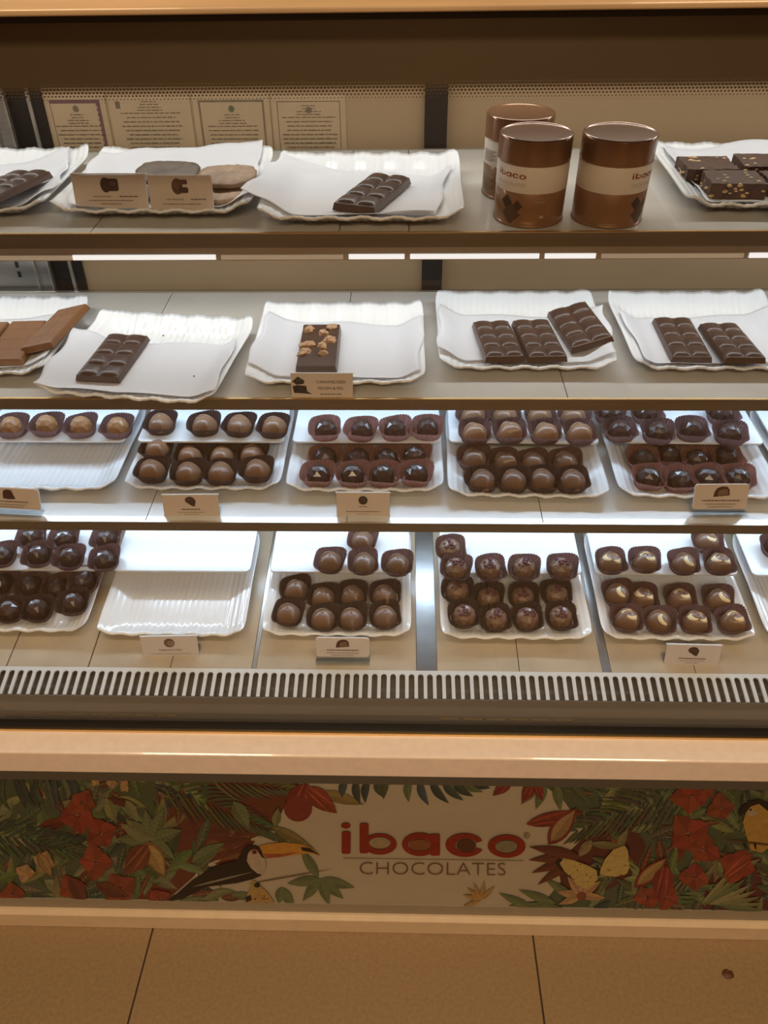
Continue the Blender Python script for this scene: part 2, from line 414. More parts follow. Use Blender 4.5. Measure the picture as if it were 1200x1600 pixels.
SHX = {'s1': [deck_x(-300), on('s1', 150, 352).x, on('s1', 531, 356).x, on('s1', 639, 355).x, .52], 's2': [on('s2', -200, 600).x, on('s2', 262, 472).x, on('s2', 551, 460).x - .002, on('s2', 884, 610).x, on('s2', 1340, 600).x],
       's3': [on('s3', -240, 800).x, on('s3', 230, 806).x, on('s3', 542, 812).x, on('s3', 847, 808).x, on('s3', 1400, 800).x]}
for sh in ('s1', 's2', 's3'):
    y0, z0_, s_ = SL[sh]
    base = cpart(slab(sh, CX0, CX1, .6655, .905, -.0125, -.004), 'shelf', mat('shelf_underside', (.55, .53, .50), .4))
    xs = [CX0] + SHX[sh] + [CX1]
    for a_, b_ in zip(xs[:-1], xs[1:]):
        cpart(slab(sh, a_ + .0005, b_ - .0005, .6668, .902, -.004, 0), 'shelf_panel', SHELF, base)
    bevel(cpart(slab(sh, CX0, CX1, .6645, .6668, -.0132, -.0004), 'shelf_front_edge', EDGE, base), .0005)
    cpart(slab(sh, CX0, CX1, .6642, .6668, -.0004, .0002), 'shelf_front_lip', BRASS if sh != 's3' else ALU, base)
    cpart(slab(sh, CX0, CX1, .902, .906, -.0125, .001), 'shelf_back_edge', ALU, base)
    # LED strip in a profile below the front edge
    drop = .019 if sh == 's1' else .010
    yb = .688
    p = spot(sh, 0, yb, -.0125)
    cpart(MB().box(CX0, CX1, yb - .004, yb - .001, p.z - drop, p.z), 'light_rail', ALU, base)
    if sh == 's1':
        xs2 = -.9
        random.seed(4)
        for xa, xb, on_ in ((-.60, -.30, 0), (-.30, -.17, 1), (-.165, -.055, 0), (-.05, -.0, 1), (.005, .12, 1), (.125, .17, 1), (.175, .30, 0), (.305, .50, 1)):
            cpart(MB().box(xa, xb, yb - .0052, yb - .004, p.z - drop + .001, p.z - drop + .0052), 'light_strip', LEDM if on_ else WHITE, base)
    # the lamp that lights the goods below sits in a rail under the rear third of the shelf
    yr = .80 if sh != 's1' else .785; p = spot(sh, 0, yr, -.0125)
    cpart(MB().box(CX0, CX1, yr - .010, yr + .010, p.z - .006, p.z + .002), 'lamp_rail', ALU, base)
    area('led_' + sh, (0, yr, p.z - .0065), (R_(-8), 0, 0), 2.0, .014, LED[sh], COOL if sh != 's1' else (.90, .96, 1.0))
area('led_header', (0, .80, 1.2285), (R_(-8), 0, 0), 2.0, .016, LED['head'], (1.0, .98, .93))
cpart(MB().box(CX0, CX1, .788, .812, 1.2295, 1.2360), 'lamp_rail', ALU)
# rear: sliding doors, posts
cpart(MB().box(-.394, .021, .920, .926, .60, 1.236), 'rear_door', TAN)
cpart(MB().box(.0455, 1.15, .924, .930, .60, 1.236), 'rear_door', TAN)
cpart(MB().box(.021, .0455, .912, .932, .60, 1.236), 'door_mullion', BLACK)
cpart(MB().box(-.405, -.394, .916, .928, .60, 1.236), 'door_frame', BLACK)
cpart(MB().box(-.409, -.405, .913, .928, .60, 1.236), 'door_frame', ALU)
cpart(MB().box(-.432, -.409, .922, .932, .60, 1.236), 'door_mullion', BLACK)
cpart(MB().box(-1.15, -.432, .915, .932, .60, 1.236), 'rear_post', STEEL)
for xa in (-.4345, -.452):
    cpart(MB().box(xa, xa + .0022, .911, .915, .60, 1.236), 'post_flange', ALU)
for xa, za in ((-.475, .963), (-.475, .951), (-.475, 1.11), (-.475, 1.13)):
    cpart(MB().box(xa, xa + .004, .9145, .9152, za, za + .007), 'bracket_slot', BLACK)
cpart(MB().box(CX0, CX1, .907, .915, 1.077, 1.090), 'rear_rail', GREYM)
cpart(MB().box(CX0, CX1, .907, .915, .922, .9345), 'rear_rail', GREYM)

# ------------------------------------------------------------------ stone ledge
led = bevel(MB().box(CX0, CX1, .530, .566, .4991, .5351).build('stone_ledge', STONE), .002)
tag(led, 'polished pinkish beige stone ledge running along below the front glass', 'ledge')

# ------------------------------------------------------------------ printed panel
PY = .606
pan = thing('printed_panel', 'printed front panel with tropical leaves, toucan, butterflies and maroon lettering', 'panel', loc=(0, PY, .22))
PZ0, PZ1 = z0, z1
def pp(px, py):
    q = at_y(px, py, PY); return (max(CX0, min(CX1, q.x)), max(PZ0, min(PZ1, q.z)))
class Print:
    n = 0                                                  # one running count keeps later ink above earlier ink
    def __init__(s): s.mb = MB()
    def poly(s, pts, col):
        Print.n += 1; d = -.0001 - .0000012 * Print.n
        q = [pp(*p) for p in pts]
        s.mb.add([(x, d, z - .22) for x, z in q], [tuple(range(len(q)))], col)
    def faces(s, pts, fs, col, step=1):
        Print.n += step; d = -.0001 - .0000012 * Print.n
        s.mb.add([(pp(*p)[0], d, pp(*p)[1] - .22) for p in pts], fs, col)
    def leaf(s, x, y, l, w, a, col, rib=None, curve=0.0):
        ca, sa = math.cos(R_(a)), math.sin(R_(a)); up = []; dn = []; n = 8
        for k in range(n + 1):
            t = k / n; ww = w * math.sin(math.pi * t ** .8) * .5; c = curve * l * math.sin(math.pi * t)
            up.append((t * l, c - ww)); dn.append((t * l, c + ww))
        P_ = lambda u, v: (x + u * ca - v * sa, y + u * sa + v * ca)
        mid = [(k / n * l, curve * l * math.sin(math.pi * k / n)) for k in range(n + 1)]
        A = [P_(*q) for q in up]; B = [P_(*q) for q in mid]; C_ = [P_(*q) for q in dn]; m = n + 1
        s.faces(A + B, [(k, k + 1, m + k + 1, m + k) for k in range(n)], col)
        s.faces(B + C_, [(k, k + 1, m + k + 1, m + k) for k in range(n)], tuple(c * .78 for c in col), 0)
        if rib:
            e = [(q[0], q[1] + .6) for q in mid]
            s.faces(B + [P_(*q) for q in e], [(k, k + 1, m + k + 1, m + k) for k in range(n)], rib, 1)
            for k in range(2, n - 1):
                for sg in (-1, 1):
                    ww = w * math.sin(math.pi * (k / n) ** .8) * .42 * sg
                    p0 = mid[k]; p1 = (mid[k][0] + l * .10, mid[k][1] + ww)
                    s.faces([P_(*p0), P_(p0[0] + .9, p0[1]), P_(*p1)], [(0, 1, 2)], rib, 0)
    def frond(s, x, y, l, a, n, col, ll, spread=50, w=5):
        for k in range(n):
            t = k / (n - 1); px = x + math.cos(R_(a)) * l * t; py = y + math.sin(R_(a)) * l * t
            for sg in (-1, 1):
                q = tuple(c * random.uniform(.7, 1.35) for c in col)
                s.leaf(px, py, ll * (1 - .5 * t) * random.uniform(.85, 1.1), w, a + sg * (spread - 22 * t), q, None, .05 * sg)
    def flower(s, x, y, r, col, dots=True):
        a0 = random.uniform(0, 72)
        for k in range(4): s.leaf(x, y, r * random.uniform(.85, 1.1), r * 1.0, a0 + 90 * k + random.uniform(-20, 20), tuple(c * random.uniform(.8, 1.15) for c in col))
        for k in range(4 if dots else 0):
            s.poly(ell(x + random.uniform(-3, 3), y + random.uniform(-3, 3), 1.5, 1.5, 8), (.07, .03, .03)); s.poly(ell(x + random.uniform(-3, 3), y + random.uniform(-3, 3), .7, .7, 6), (.7, .6, .5))
    def pod(s, x, y, l, w, a, col, inner=None):
        s.leaf(x, y, l, w, a, col)
        ca, sa = math.cos(R_(a)), math.sin(R_(a))
        if inner:
            s.leaf(x + ca * l * .1, y + sa * l * .1, l * .82, w * .72, a, inner, (.38, .22, .09))
        else:
            for o in (-.2, .2): s.leaf(x - sa * w * o * .5, y + ca * w * o * .5, l * .9, w * .10, a + o * 20, tuple(min(1, c * 1.9) for c in col))
    def done(s, name):
        o = s.mb.build(name, INK, pan) if s.mb.v else None
        s.mb = MB(); return o
G1 = (.20, .25, .12); G2 = (.12, .15, .085); G3 = (.29, .31, .15); G4 = (.075, .10, .085); G5 = (.40, .38, .19)
MAR = (.15, .045, .035); MAR2 = (.20, .06, .035); FLO = (.40, .085, .045); POD = (.30, .055, .04); YEL = (.74, .56, .20)
MB().box(CX0, CX1, 0, .006, PZ0 - .22, PZ1 - .22).build('print_base', CREAM, pan)
random.seed(11)
pr = Print()                                            # dark undergrowth behind the foliage
pr.poly([(-420, 1190), (-420, 1440), (60, 1440), (250, 1440), (268, 1400), (300, 1372), (318, 1352), (360, 1336), (372, 1318), (420, 1300), (440, 1270), (455, 1240), (470, 1190)], MAR2)
pr.poly([(-420, 1190), (-420, 1440), (190, 1440), (210, 1380), (260, 1330), (250, 1280), (300, 1190)], G2)
pr.poly([(868, 1440), (850, 1410), (880, 1372), (905, 1345), (920, 1310), (905, 1285), (880, 1250), (850, 1190), (1700, 1190), (1700, 1440)], G2)
pr.poly([(870, 1350), (900, 1320), (930, 1290), (985, 1280), (1010, 1320), (990, 1370), (930, 1400), (880, 1395)], MAR)
pr.poly([(1090, 1440), (1080, 1380), (1130, 1340), (1700, 1330), (1700, 1440)], MAR)
pr.poly([(860, 1405), (800, 1412), (790, 1440), (1000, 1440), (1000, 1400)], G2)
for k in range(26):                                       # ragged watercolour edge around the cream field
    pr.leaf(random.uniform(360, 400), random.uniform(1290, 1350), 60, 14, random.uniform(150, 200), random.choice((MAR2, (.34, .16, .07))))
pr.done('printed_undergrowth')
pr = Print()
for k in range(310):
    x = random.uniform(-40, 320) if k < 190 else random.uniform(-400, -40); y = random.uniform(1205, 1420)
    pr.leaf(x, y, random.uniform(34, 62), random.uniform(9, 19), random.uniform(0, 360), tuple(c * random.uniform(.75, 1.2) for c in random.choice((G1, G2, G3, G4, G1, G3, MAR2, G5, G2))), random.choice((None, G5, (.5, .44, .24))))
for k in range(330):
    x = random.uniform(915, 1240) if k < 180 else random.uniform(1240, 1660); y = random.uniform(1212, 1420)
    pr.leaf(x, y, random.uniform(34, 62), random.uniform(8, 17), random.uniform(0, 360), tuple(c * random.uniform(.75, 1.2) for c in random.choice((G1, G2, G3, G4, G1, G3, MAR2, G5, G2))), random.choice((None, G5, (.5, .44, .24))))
for k in range(9):                                        # strap leaves in the top left corner
    pr.leaf(8 + 13 * k, 1212, 48 + random.uniform(-8, 14), 11, 82 - 5 * (k % 4) + random.uniform(-8, 8), random.choice((G4, (.10, .12, .12), G2, (.14, .16, .13))), None, random.uniform(-.2, .2))
pr.frond(-30, 1300, 150, 6, 13, G4, 52, 42, 5)
pr.frond(0, 1305, 140, 12, 12, G2, 48, 36, 4.5)
pr.frond(255, 1222, 190, 24, 17, (.13, .14, .07), 74, 34, 5)
pr.frond(330, 1215, 140, 8, 13, (.17, .18, .085), 60, 30, 4.5)
pr.frond(1080, 1225, 190, 158, 17, (.12, .145, .075), 76, 42, 5.5)
pr.frond(990, 1430, 110, -25, 10, (.20, .23, .12), 60, 40, 5)
for k in range(7): pr.leaf(238 - 2, 1311, 54 - 3 * (k % 3), 21, (-178, -140, -100, -68, -18, 38, -152)[k], (G1, G3, G1, G1, G1, G1, G3)[k], G5)
for k in range(8): pr.leaf(1095 + 4 * k, 1412, 75, 10, -50 + 8 * k, random.choice((G5, G3, G1)), None, .04)
for x, y, a, l in ((500, 1372, 14, 56), (500, 1372, 40, 48), (500, 1372, 70, 44), (500, 1372, 128, 44), (500, 1372, 172, 52), (498, 1370, -122, 54), (440, 1385, 60, 40), (440, 1385, 100, 26)):
    pr.leaf(x, y, l, 16, a, G1, G3)
pr.leaf(385, 1380, 140, 2.5, -10, (.30, .19, .11))
[pr.leaf(x_, y_, 46, 13, a_, c_, G5) for x_, y_, a_, c_ in ((300, 1398, -8, MAR2), (330, 1392, 4, G1), (290, 1406, -4, G2), (345, 1402, -6, MAR2), (318, 1404, -20, G3), (362, 1396, 8, G1), (275, 1412, -14, G1))]
pr.leaf(300, 1345, 60, 22, -30, G1, G3); pr.leaf(365, 1250, 50, 24, 60, G1, G5); pr.leaf(430, 1290, 30, 14, -80, G3); pr.leaf(425, 1290, 75, 16, 28, (.30, .24, .10)); pr.leaf(500, 1236, 72, 18, 16, (.40, .30, .10))
for x, l, a, c in ((556, 40, 80, G4), (575, 38, 96, G4), (588, 30, 70, G2), (605, 32, 100, G2), (640, 36, 92, G1), (655, 44, 70, (.10, .14, .17)), (672, 48, 52, G4), (690, 48, 44, (.09, .13, .10)), (705, 44, 38, G4), (720, 40, 30, G1), (735, 34, 24, G4), (540, 30, 100, (.10, .14, .15))):
    pr.leaf(x, 1216, l, 13, a, c, None, .08)
for x, y, a in ((868, 1410, 200), (880, 1420, 190), (850, 1415, 170), (900, 1405, 215), (835, 1420, 205)): pr.leaf(x, y, 62, 14, a, G1, G3)
for x, y, a, c in ((852, 1222, 110, G1), (868, 1222, 80, G1), (890, 1222, 45, G2), (842, 1222, 130, G3)): pr.leaf(x, y, 44, 16, a, c, G3)
pr.done('printed_leaves')
pr = Print()
for x, y, r in ((122, 1272, 30), (158, 1300, 28), (150, 1345, 30), (190, 1388, 28), (130, 1252, 22), (112, 1385, 22), (250, 1405, 22), (1078, 1243, 30), (1097, 1230, 24), (1075, 1302, 34), (1100, 1325, 28), (1085, 1368, 26), (1150, 1350, 30), (1040, 1400, 24), (1125, 1260, 24), (1010, 1400, 20), (20, 1395, 22)):
    pr.flower(x, y, r, FLO); pr.done('printed_flower')
for x, y, r in ((175, 1222, 10), (195, 1226, 10), (150, 1220, 8), (70, 1345, 18), (40, 1362, 16)): 
    pr.flower(x, y, r, (.62, .42, .20), False); pr.done('printed_flower')
for k in range(6): pr.leaf(908, 1398, 38, 12, (-170, -125, -80, -38, 5, 160)[k], (.66, .42, .22), (.45, .22, .12))
pr.poly(ell(908, 1398, 8, 7, 12), (.28, .10, .05)); pr.done('printed_flower')
[pr.leaf(752, 1404, 30, 7, a_, (.62, .38, .14)) for a_ in (-165, -140, -115, -80, -45, 160)]; pr.done('printed_flower')
pr.leaf(150, 1415, 30, 18, -12, (.55, .45, .28)); pr.done('printed_petal')
pr = Print()
pr.pod(480, 1222, 60, 44, 112, POD); pr.pod(478, 1228, 64, 30, 40, (.36, .075, .045)); pr.poly(ell(466, 1262, 22, 20, 16), POD); pr.done('printed_pod')
pr.pod(822, 1286, 92, 22, -12, POD); pr.done('printed_pod'); pr.pod(856, 1318, 74, 30, -52, POD, (.52, .34, .17)); pr.done('printed_pod')
pr.pod(800, 1216, 40, 18, 140, POD); pr.done('printed_pod'); pr.pod(835, 1216, 42, 20, 118, POD); pr.done('printed_pod'); pr.pod(835, 1216, 36, 16, 70, POD); pr.done('printed_pod')
pr.pod(990, 1385, 72, 24, -42, POD, (.55, .36, .15)); pr.done('printed_pod'); pr.pod(1040, 1350, 60, 34, 100, POD); pr.done('printed_pod'); pr.pod(1130, 1370, 60, 24, -40, FLO); pr.done('printed_pod')
pr.pod(228, 1312, 66, 32, 62, (.34, .19, .07), (.60, .42, .16)); pr.done('printed_pod'); pr.pod(232, 1318, 60, 36, 128, (.24, .08, .04)); pr.done('printed_pod'); pr.pod(60, 1330, 44, 18, 60, (.42, .22, .10), (.52, .36, .18)); pr.done('printed_pod')
for a in (160, 175, 145, 190): pr.leaf(905, 1335, 80, 16, a, MAR2)
pr.done('printed_leaf_spray')
pr.leaf(110, 1368, 52, 24, 60, MAR2); pr.leaf(150, 1380, 56, 22, 20, MAR2); pr.done('printed_leaf_spray')
pr = Print()                                               # toucan
INKB = (.035, .020, .016)
pr.poly([(262, 1404), (275, 1396), (300, 1374), (330, 1354), (352, 1347), (370, 1343), (377, 1332), (381, 1324), (388, 1319), (400, 1319), (408, 1325), (413, 1336), (408, 1348), (402, 1360), (409, 1366), (395, 1372), (370, 1378), (345, 1381), (322, 1384), (300, 1396), (286, 1402), (270, 1410)], INKB)
pr.poly([(388, 1331), (393, 1326), (402, 1326), (407, 1334), (414, 1338), (416, 1352), (412, 1364), (403, 1363), (392, 1354), (386, 1343)], (.66, .55, .40))
pr.poly(ell(398, 1329, 5, 4.5, 12), (.50, .20, .10)); pr.poly(ell(398, 1329, 2.6, 2.6, 10), INKB)
pr.poly([(405, 1320), (420, 1316), (445, 1314), (470, 1317), (490, 1324), (500, 1335), (485, 1331), (460, 1334), (440, 1337), (418, 1339), (410, 1335)], (.78, .38, .07))
pr.poly([(410, 1332), (440, 1332), (470, 1329), (440, 1337), (418, 1339)], (.50, .13, .05))
pr.poly([(470, 1321), (485, 1323), (501, 1335), (488, 1330), (472, 1327)], INKB)
pr.poly([(404, 1319), (409, 1327), (412, 1336), (418, 1339), (410, 1338), (404, 1330)], INKB)
pr.leaf(300, 1384, 100, 3, -14, (.42, .38, .30)); pr.done('printed_toucan')
pr = Print()                                               # two butterflies
pr.poly([(394, 1376), (398, 1374), (418, 1392), (430, 1412), (382, 1412), (385, 1400)], (.60, .40, .14)); pr.poly(ell(402, 1381, 5, 4, 10), INKB); pr.poly([(383, 1400), (392, 1396), (394, 1404), (386, 1410)], INKB)
for k in range(7): pr.poly(ell(random.uniform(395, 420), random.uniform(1392, 1410), 1.6, 1.6, 6), (.30, .06, .04))
pr.done('printed_butterfly')
pr.poly([(866, 1345), (874, 1338), (895, 1342), (918, 1350), (932, 1358), (936, 1366), (933, 1372), (924, 1382), (912, 1386), (900, 1380), (892, 1368), (880, 1360)], YEL)
pr.poly([(938, 1355), (945, 1340), (958, 1325), (975, 1319), (983, 1326), (981, 1342), (984, 1352), (978, 1364), (960, 1368), (944, 1366), (937, 1362)], YEL)
pr.poly([(866, 1345), (874, 1338), (880, 1340), (874, 1347), (882, 1360), (890, 1366), (876, 1358)], INKB); pr.poly([(931, 1350), (935, 1350), (937, 1366), (933, 1368)], INKB); pr.poly([(975, 1318), (984, 1324), (982, 1336), (980, 1326)], INKB)
for k in range(14): pr.poly(ell(random.choice((random.uniform(885, 925), random.uniform(945, 978))), random.uniform(1346, 1376), 1.1, 1.1, 6), INKB)
pr.leaf(980, 1348, 18, 1.5, 35, INKB); pr.done('printed_butterfly')
pr = Print()                                               # yellow bird on a twig
pr.poly([(1163, 1296), (1160, 1282), (1164, 1268), (1172, 1258), (1185, 1254), (1204, 1262), (1240, 1300), (1260, 1330), (1205, 1318), (1190, 1330), (1172, 1326)], (.66, .40, .10))
pr.poly([(1158, 1258), (1168, 1250), (1185, 1247), (1204, 1252), (1240, 1270), (1200, 1266), (1185, 1254), (1172, 1258), (1164, 1266), (1156, 1274), (1153, 1268)], INKB)
pr.poly(ell(1174, 1268, 8, 5, 10), (.60, .52, .38)); pr.poly(ell(1172, 1263, 2, 2, 8), INKB)
pr.leaf(1130, 1310, 120, 4, 6, (.20, .10, .05)); pr.leaf(1160, 1313, 14, 4, 60, INKB); pr.leaf(1178, 1313, 14, 4, 80, INKB); pr.done('printed_bird')
pr = Print()
for v, f, c in logo(): pr.faces([(x + 678, y + 1312 + (x * .0062)) for x, y in v], f, c)
pr.poly([(536, 1338.5), (818, 1342.5), (818, 1343.3), (536, 1339.3)], (.28, .17, .09))
vs, fs, w_, h_ = text2d('CHOCOLATES', 1, -.018)
kx = 228 / w_; ky = 19 / h_
pr.faces([(676 + x * kx, 1355.5 - y * ky + x * kx * .008) for x, y in vs], fs, (.22, .11, .055))
vs, fs, w_, h_ = text2d('R', 1); pr.faces([(823 + x * 4.4 / w_, 1303.5 - y * 4.4 / h_) for x, y in vs], fs, (.22, .10, .05))
o_, i_ = ell(823, 1303.5, 4.8, 4.8, 16), ell(823, 1303.5, 4.0, 4.0, 16); v, f = strip(o_, i_); pr.faces(v, f, (.22, .10, .05))
pr.done('lettering')

# ------------------------------------------------------------------ trays, risers, papers
TW, TD = .181, .162
def tray_z(u, v):
    side = .0115 * ss(abs(u), .64, 1.0); end = .0085 * ss(-v, .74, 1.0) if v < 0 else .0148 * ss(v, .62, 1.0)
    return .0034 + (side ** 2.2 + end ** 2.2) ** (1 / 2.2)
def tray_mesh(seed):
    rnd = random.Random(seed); nu, nv = 128, 26; mb = MB(); ph = rnd.uniform(0, 6)
    top = []; bot = []
    for j in range(nv + 1):
        v = -1 + 2 * j / nv
        for i in range(nu + 1):
            u = -1 + 2 * i / nu
            k = 1 - .045 * (abs(u) * abs(v)) ** 9
            e = ss(abs(v), .7, 1)
            z = tray_z(u, v) + (.00036 - .00012 * e) * math.cos(math.pi * u * 25) * (1 - ss(abs(u), .9, 1)) + 0.0009 * e * math.cos(u * 19 + ph + (2 if v > 0 else 0))
            x = u * TW / 2 * k * (1 - .012 * (1 - abs(v)) * abs(u)); y = v * TD / 2 * k + .0006 * math.cos(u * 21 + ph) * e
            top.append((x, y, z)); bot.append((x * .985, y * .985, max(.0004, z - .0028)))
    n = len(top); w = nu + 1; fs = []
    for j in range(nv):
        for i in range(nu):
            a = j * w + i; fs.append((a, a + 1, a + w + 1, a + w)); fs.append((n + a, n + a + w, n + a + w + 1, n + a + 1))
    rim = [i for i in range(w)] + [j * w + nu for j in range(1, nv + 1)] + [nv * w + i for i in range(nu - 1, -1, -1)] + [j * w for j in range(nv - 1, 0, -1)]
    for k in range(len(rim)): a, b_ = rim[k], rim[(k + 1) % len(rim)]; fs.append((a, n + a, n + b_, b_))
    mb.add(top + bot, fs, None, True); return mb.mesh('serving_tray', MELA)
TM = [tray_mesh(k) for k in range(3)]
TR = {}
def tray(key, sh, X, Yf, rot, label, group, h=0.0, roll=0.0):
    o = link('serving_tray', TM[len(TR) % 3]); Y = Yf + TD / 2
    put(o, sh, X, Y, h, rot); tag(o, label, 'tray', group); TR[key] = (sh, X, Y, rot, h)
    return o
GT = 'white ribbed serving trays'
tray('S1a', 's1', -.4135, .692, 1, 'white ribbed tray at the left edge of the top shelf, dark bar inside', GT)
tray('S1b', 's1', -.2245, .688, -1, 'white ribbed tray of crackers behind two tan cards, top shelf', GT)
tray('S1c', 's1', -.037, .668, -1, 'white ribbed tray with one slanted dark bar, left of the tins', GT)
tray('S1d', 's1', .3385, .694, -2, 'white ribbed tray of nutty brownie squares right of the tins', GT)
tray('S2a', 's2', -.4535, .693, 0, 'white ribbed tray of smooth milk bars at left edge, middle shelf', GT)
tray('S2b', 's2', -.2615, .6475, -7, 'skewed white ribbed tray overhanging the middle shelf edge with one dark bar', GT)
tray('S2c', 's2', -.0685, .676, 0, 'white ribbed tray under the pecan topped chocolate bar', GT)
tray('S2d', 's2', .1255, .704, 0, 'white ribbed tray holding three dark chocolate bars side by side', GT)
tray('S2e', 's2', .3215, .703, 0, 'white ribbed tray holding two dark bars at right, middle shelf', GT)
tray('S3a', 's3', -.419, .706, 0, 'empty white ribbed tray at the left end of the lowest shelf', GT)
tray('S3b', 's3', -.229, .708, 0, 'white ribbed tray of milk hearts behind the teardrop picture card', GT)
tray('S3c', 's3', -.044, .706, 0, 'white ribbed tray of dark faceted domes in the middle of the lowest shelf', GT)
tray('S3d', 's3', .141, .697, -1, 'white ribbed tray of milk hearts right of centre on the lowest shelf', GT)
tray('S3e', 's3', .331, .697, -1, 'white ribbed tray of dark domes behind the rounded card, lowest shelf', GT)
tray('S3f', 's3', .519, .697, -1, 'white ribbed tray mostly cut off at right edge, lowest shelf', GT)
tray('Da', 'd', -.473, .650, 0, 'white ribbed tray of dark domes at left edge of the bottom deck', GT)
tray('Db', 'd', -.2795, .646, 0, 'empty white ribbed tray on the bottom deck behind the lilac card', GT)
tray('Dc', 'd', -.0795, .648, 0, 'white ribbed tray of plain milk hearts left of the wide steel strip', GT)
tray('Dd', 'd', .1355, .646, 0, 'white ribbed tray of berry topped domes right of the wide steel strip', GT)
tray('De', 'd', .327, .647, 0, 'white ribbed tray of cream swirled hearts on the bottom deck', GT)
tray('Df', 'd', .5195, .647, 0, 'white ribbed tray cut off at right edge of the bottom deck', GT)
def riser_mesh():
    mb = MB(); mb.prism_z(rrect(-.0875, .0875, 0, .130, .006, 4), .0272, .030)
    for sx_ in (-.050, .050): mb.box(sx_ - .0015, sx_ + .0015, .034, .060, .0048, .0272)
    return mb.mesh('display_riser', RISE)
RM = riser_mesh()
RIS = {}
def riser(key, yf, label):
    sh, X, Y, rot, h = TR[key]
    o = put(link('display_riser', RM), sh, X, yf, 0, rot); bevel(o, .0008); tag(o, label, 'riser', 'flat white risers behind the trays')
    RIS[key] = (sh, X, yf, rot)
    return o
RY3, RYD = .774, .7305
for k, yf, lb in (('S3a', RY3, 'flat white riser carrying four gold brown domes, lowest shelf left'), ('S3b', RY3, 'flat white riser of milk hearts in brown cups, second on the lowest shelf'),
                  ('S3c', RY3, 'flat white riser carrying four dark domes, middle of the lowest shelf'), ('S3d', RY3, 'flat white riser carrying two rows of milk hearts, lowest shelf'),
                  ('S3e', RY3, 'flat white riser carrying dark domes in reddish cups, lowest shelf right'), ('S3f', RY3, 'flat white riser cut off at the right edge of the lowest shelf'),
                  ('Da', RYD, 'flat white riser of dark domes at left of the bottom deck'), ('Db', RYD, 'empty flat white riser on the bottom deck'), ('Dc', RYD, 'flat white riser carrying four plain milk hearts, bottom deck'),
                  ('Dd', RYD, 'flat white riser carrying five berry topped domes'), ('De', RYD, 'flat white riser carrying five cream swirled hearts'), ('Df', RYD, 'flat white riser cut off at right edge of the bottom deck')):
    riser(k, yf, lb)
def paper(key, dx, dy, w, d, rot, label, lift=.0, seed=0, over=0.0):
    sh, X, Y, tr_, h = TR[key]; rnd = random.Random(seed); nx, ny = 40, 30; mb = MB(); vs = []; fs = []
    fa = [(rnd.uniform(20, 70), rnd.uniform(20, 70), rnd.uniform(0, 6)) for _ in range(4)]
    for j in range(ny + 1):
        for i in range(nx + 1):
            a = (i / nx - .5) * w; b_ = (j / ny - .5) * d
            a += .002 * math.sin(b_ * 90 + seed); b_ += .0022 * math.sin(a * 70 + seed * 2)
            x = dx + a * math.cos(R_(rot)) - b_ * math.sin(R_(rot)); y = dy + a * math.sin(R_(rot)) + b_ * math.cos(R_(rot))
            u = x / (TW / 2); v = y / (TD / 2)
            z = tray_z(max(-1, min(1, u)), max(-1, min(1, v))) + .0024
            ex = max(0, abs(u) - 1) * TW / 2; ey = max(0, abs(v) - 1) * TD / 2
            z += .45 * ex + .3 * ey + (.0028 if ex + ey > 0 else 0) * 0
            e = max(abs(u), abs(v))
            cr = sum(math.sin(x * p + y * q + r) for p, q, r in fa) * .25
            z += .0030 * abs(cr) * ss(e, .5, 1.0) + lift * ss(e, .6, 1.1)
            vs.append((x, y, z))
    w1 = nx + 1
    for j in range(ny):
        for i in range(nx): a = j * w1 + i; fs.append((a, a + 1, a + w1 + 1, a + w1))
    mb.add(vs, fs, None, True)
    o = mb.build('paper_liner', PAPER); put(o, sh, X, Y, h, tr_); s_ = o.modifiers.new('thickness', 'SOLIDIFY'); s_.thickness = .0002
    return tag(o, label, 'paper', 'sheets of butter paper lining the trays')
paper('S1a', .01, -.005, .150, .125, 14, 'white paper sheet under the dark bar, top shelf left edge', seed=1)
paper('S1b', 0, .006, .166, .140, 6, 'crumpled white paper under the crackers on the top shelf', .001, seed=2)
paper('S1c', -.012, -.004, .170, .122, -7, 'crumpled white paper under the slanted dark bar on the top shelf', .002, seed=3)
paper('S1d', .01, .005, .165, .140, 5, 'white paper sheet under the nutty brownies', seed=4)
paper('S2a', .0, -.008, .160, .115, 6, 'white paper sheet under the smooth milk bars', seed=5)
paper('S2b', -.004, -.018, .178, .112, 4, 'rumpled white paper in the skewed tray, middle shelf', .001, seed=6)
paper('S2c', 0, -.004, .174, .116, -4, 'white paper sheet under the pecan topped bar', seed=7)
paper('S2d', .002, -.008, .180, .104, -3, 'white paper sheet under the three dark bars', .002, seed=8)
paper('S2e', .006, -.012, .176, .108, 5, 'white paper sheet under the two dark bars at right', .001, seed=9)

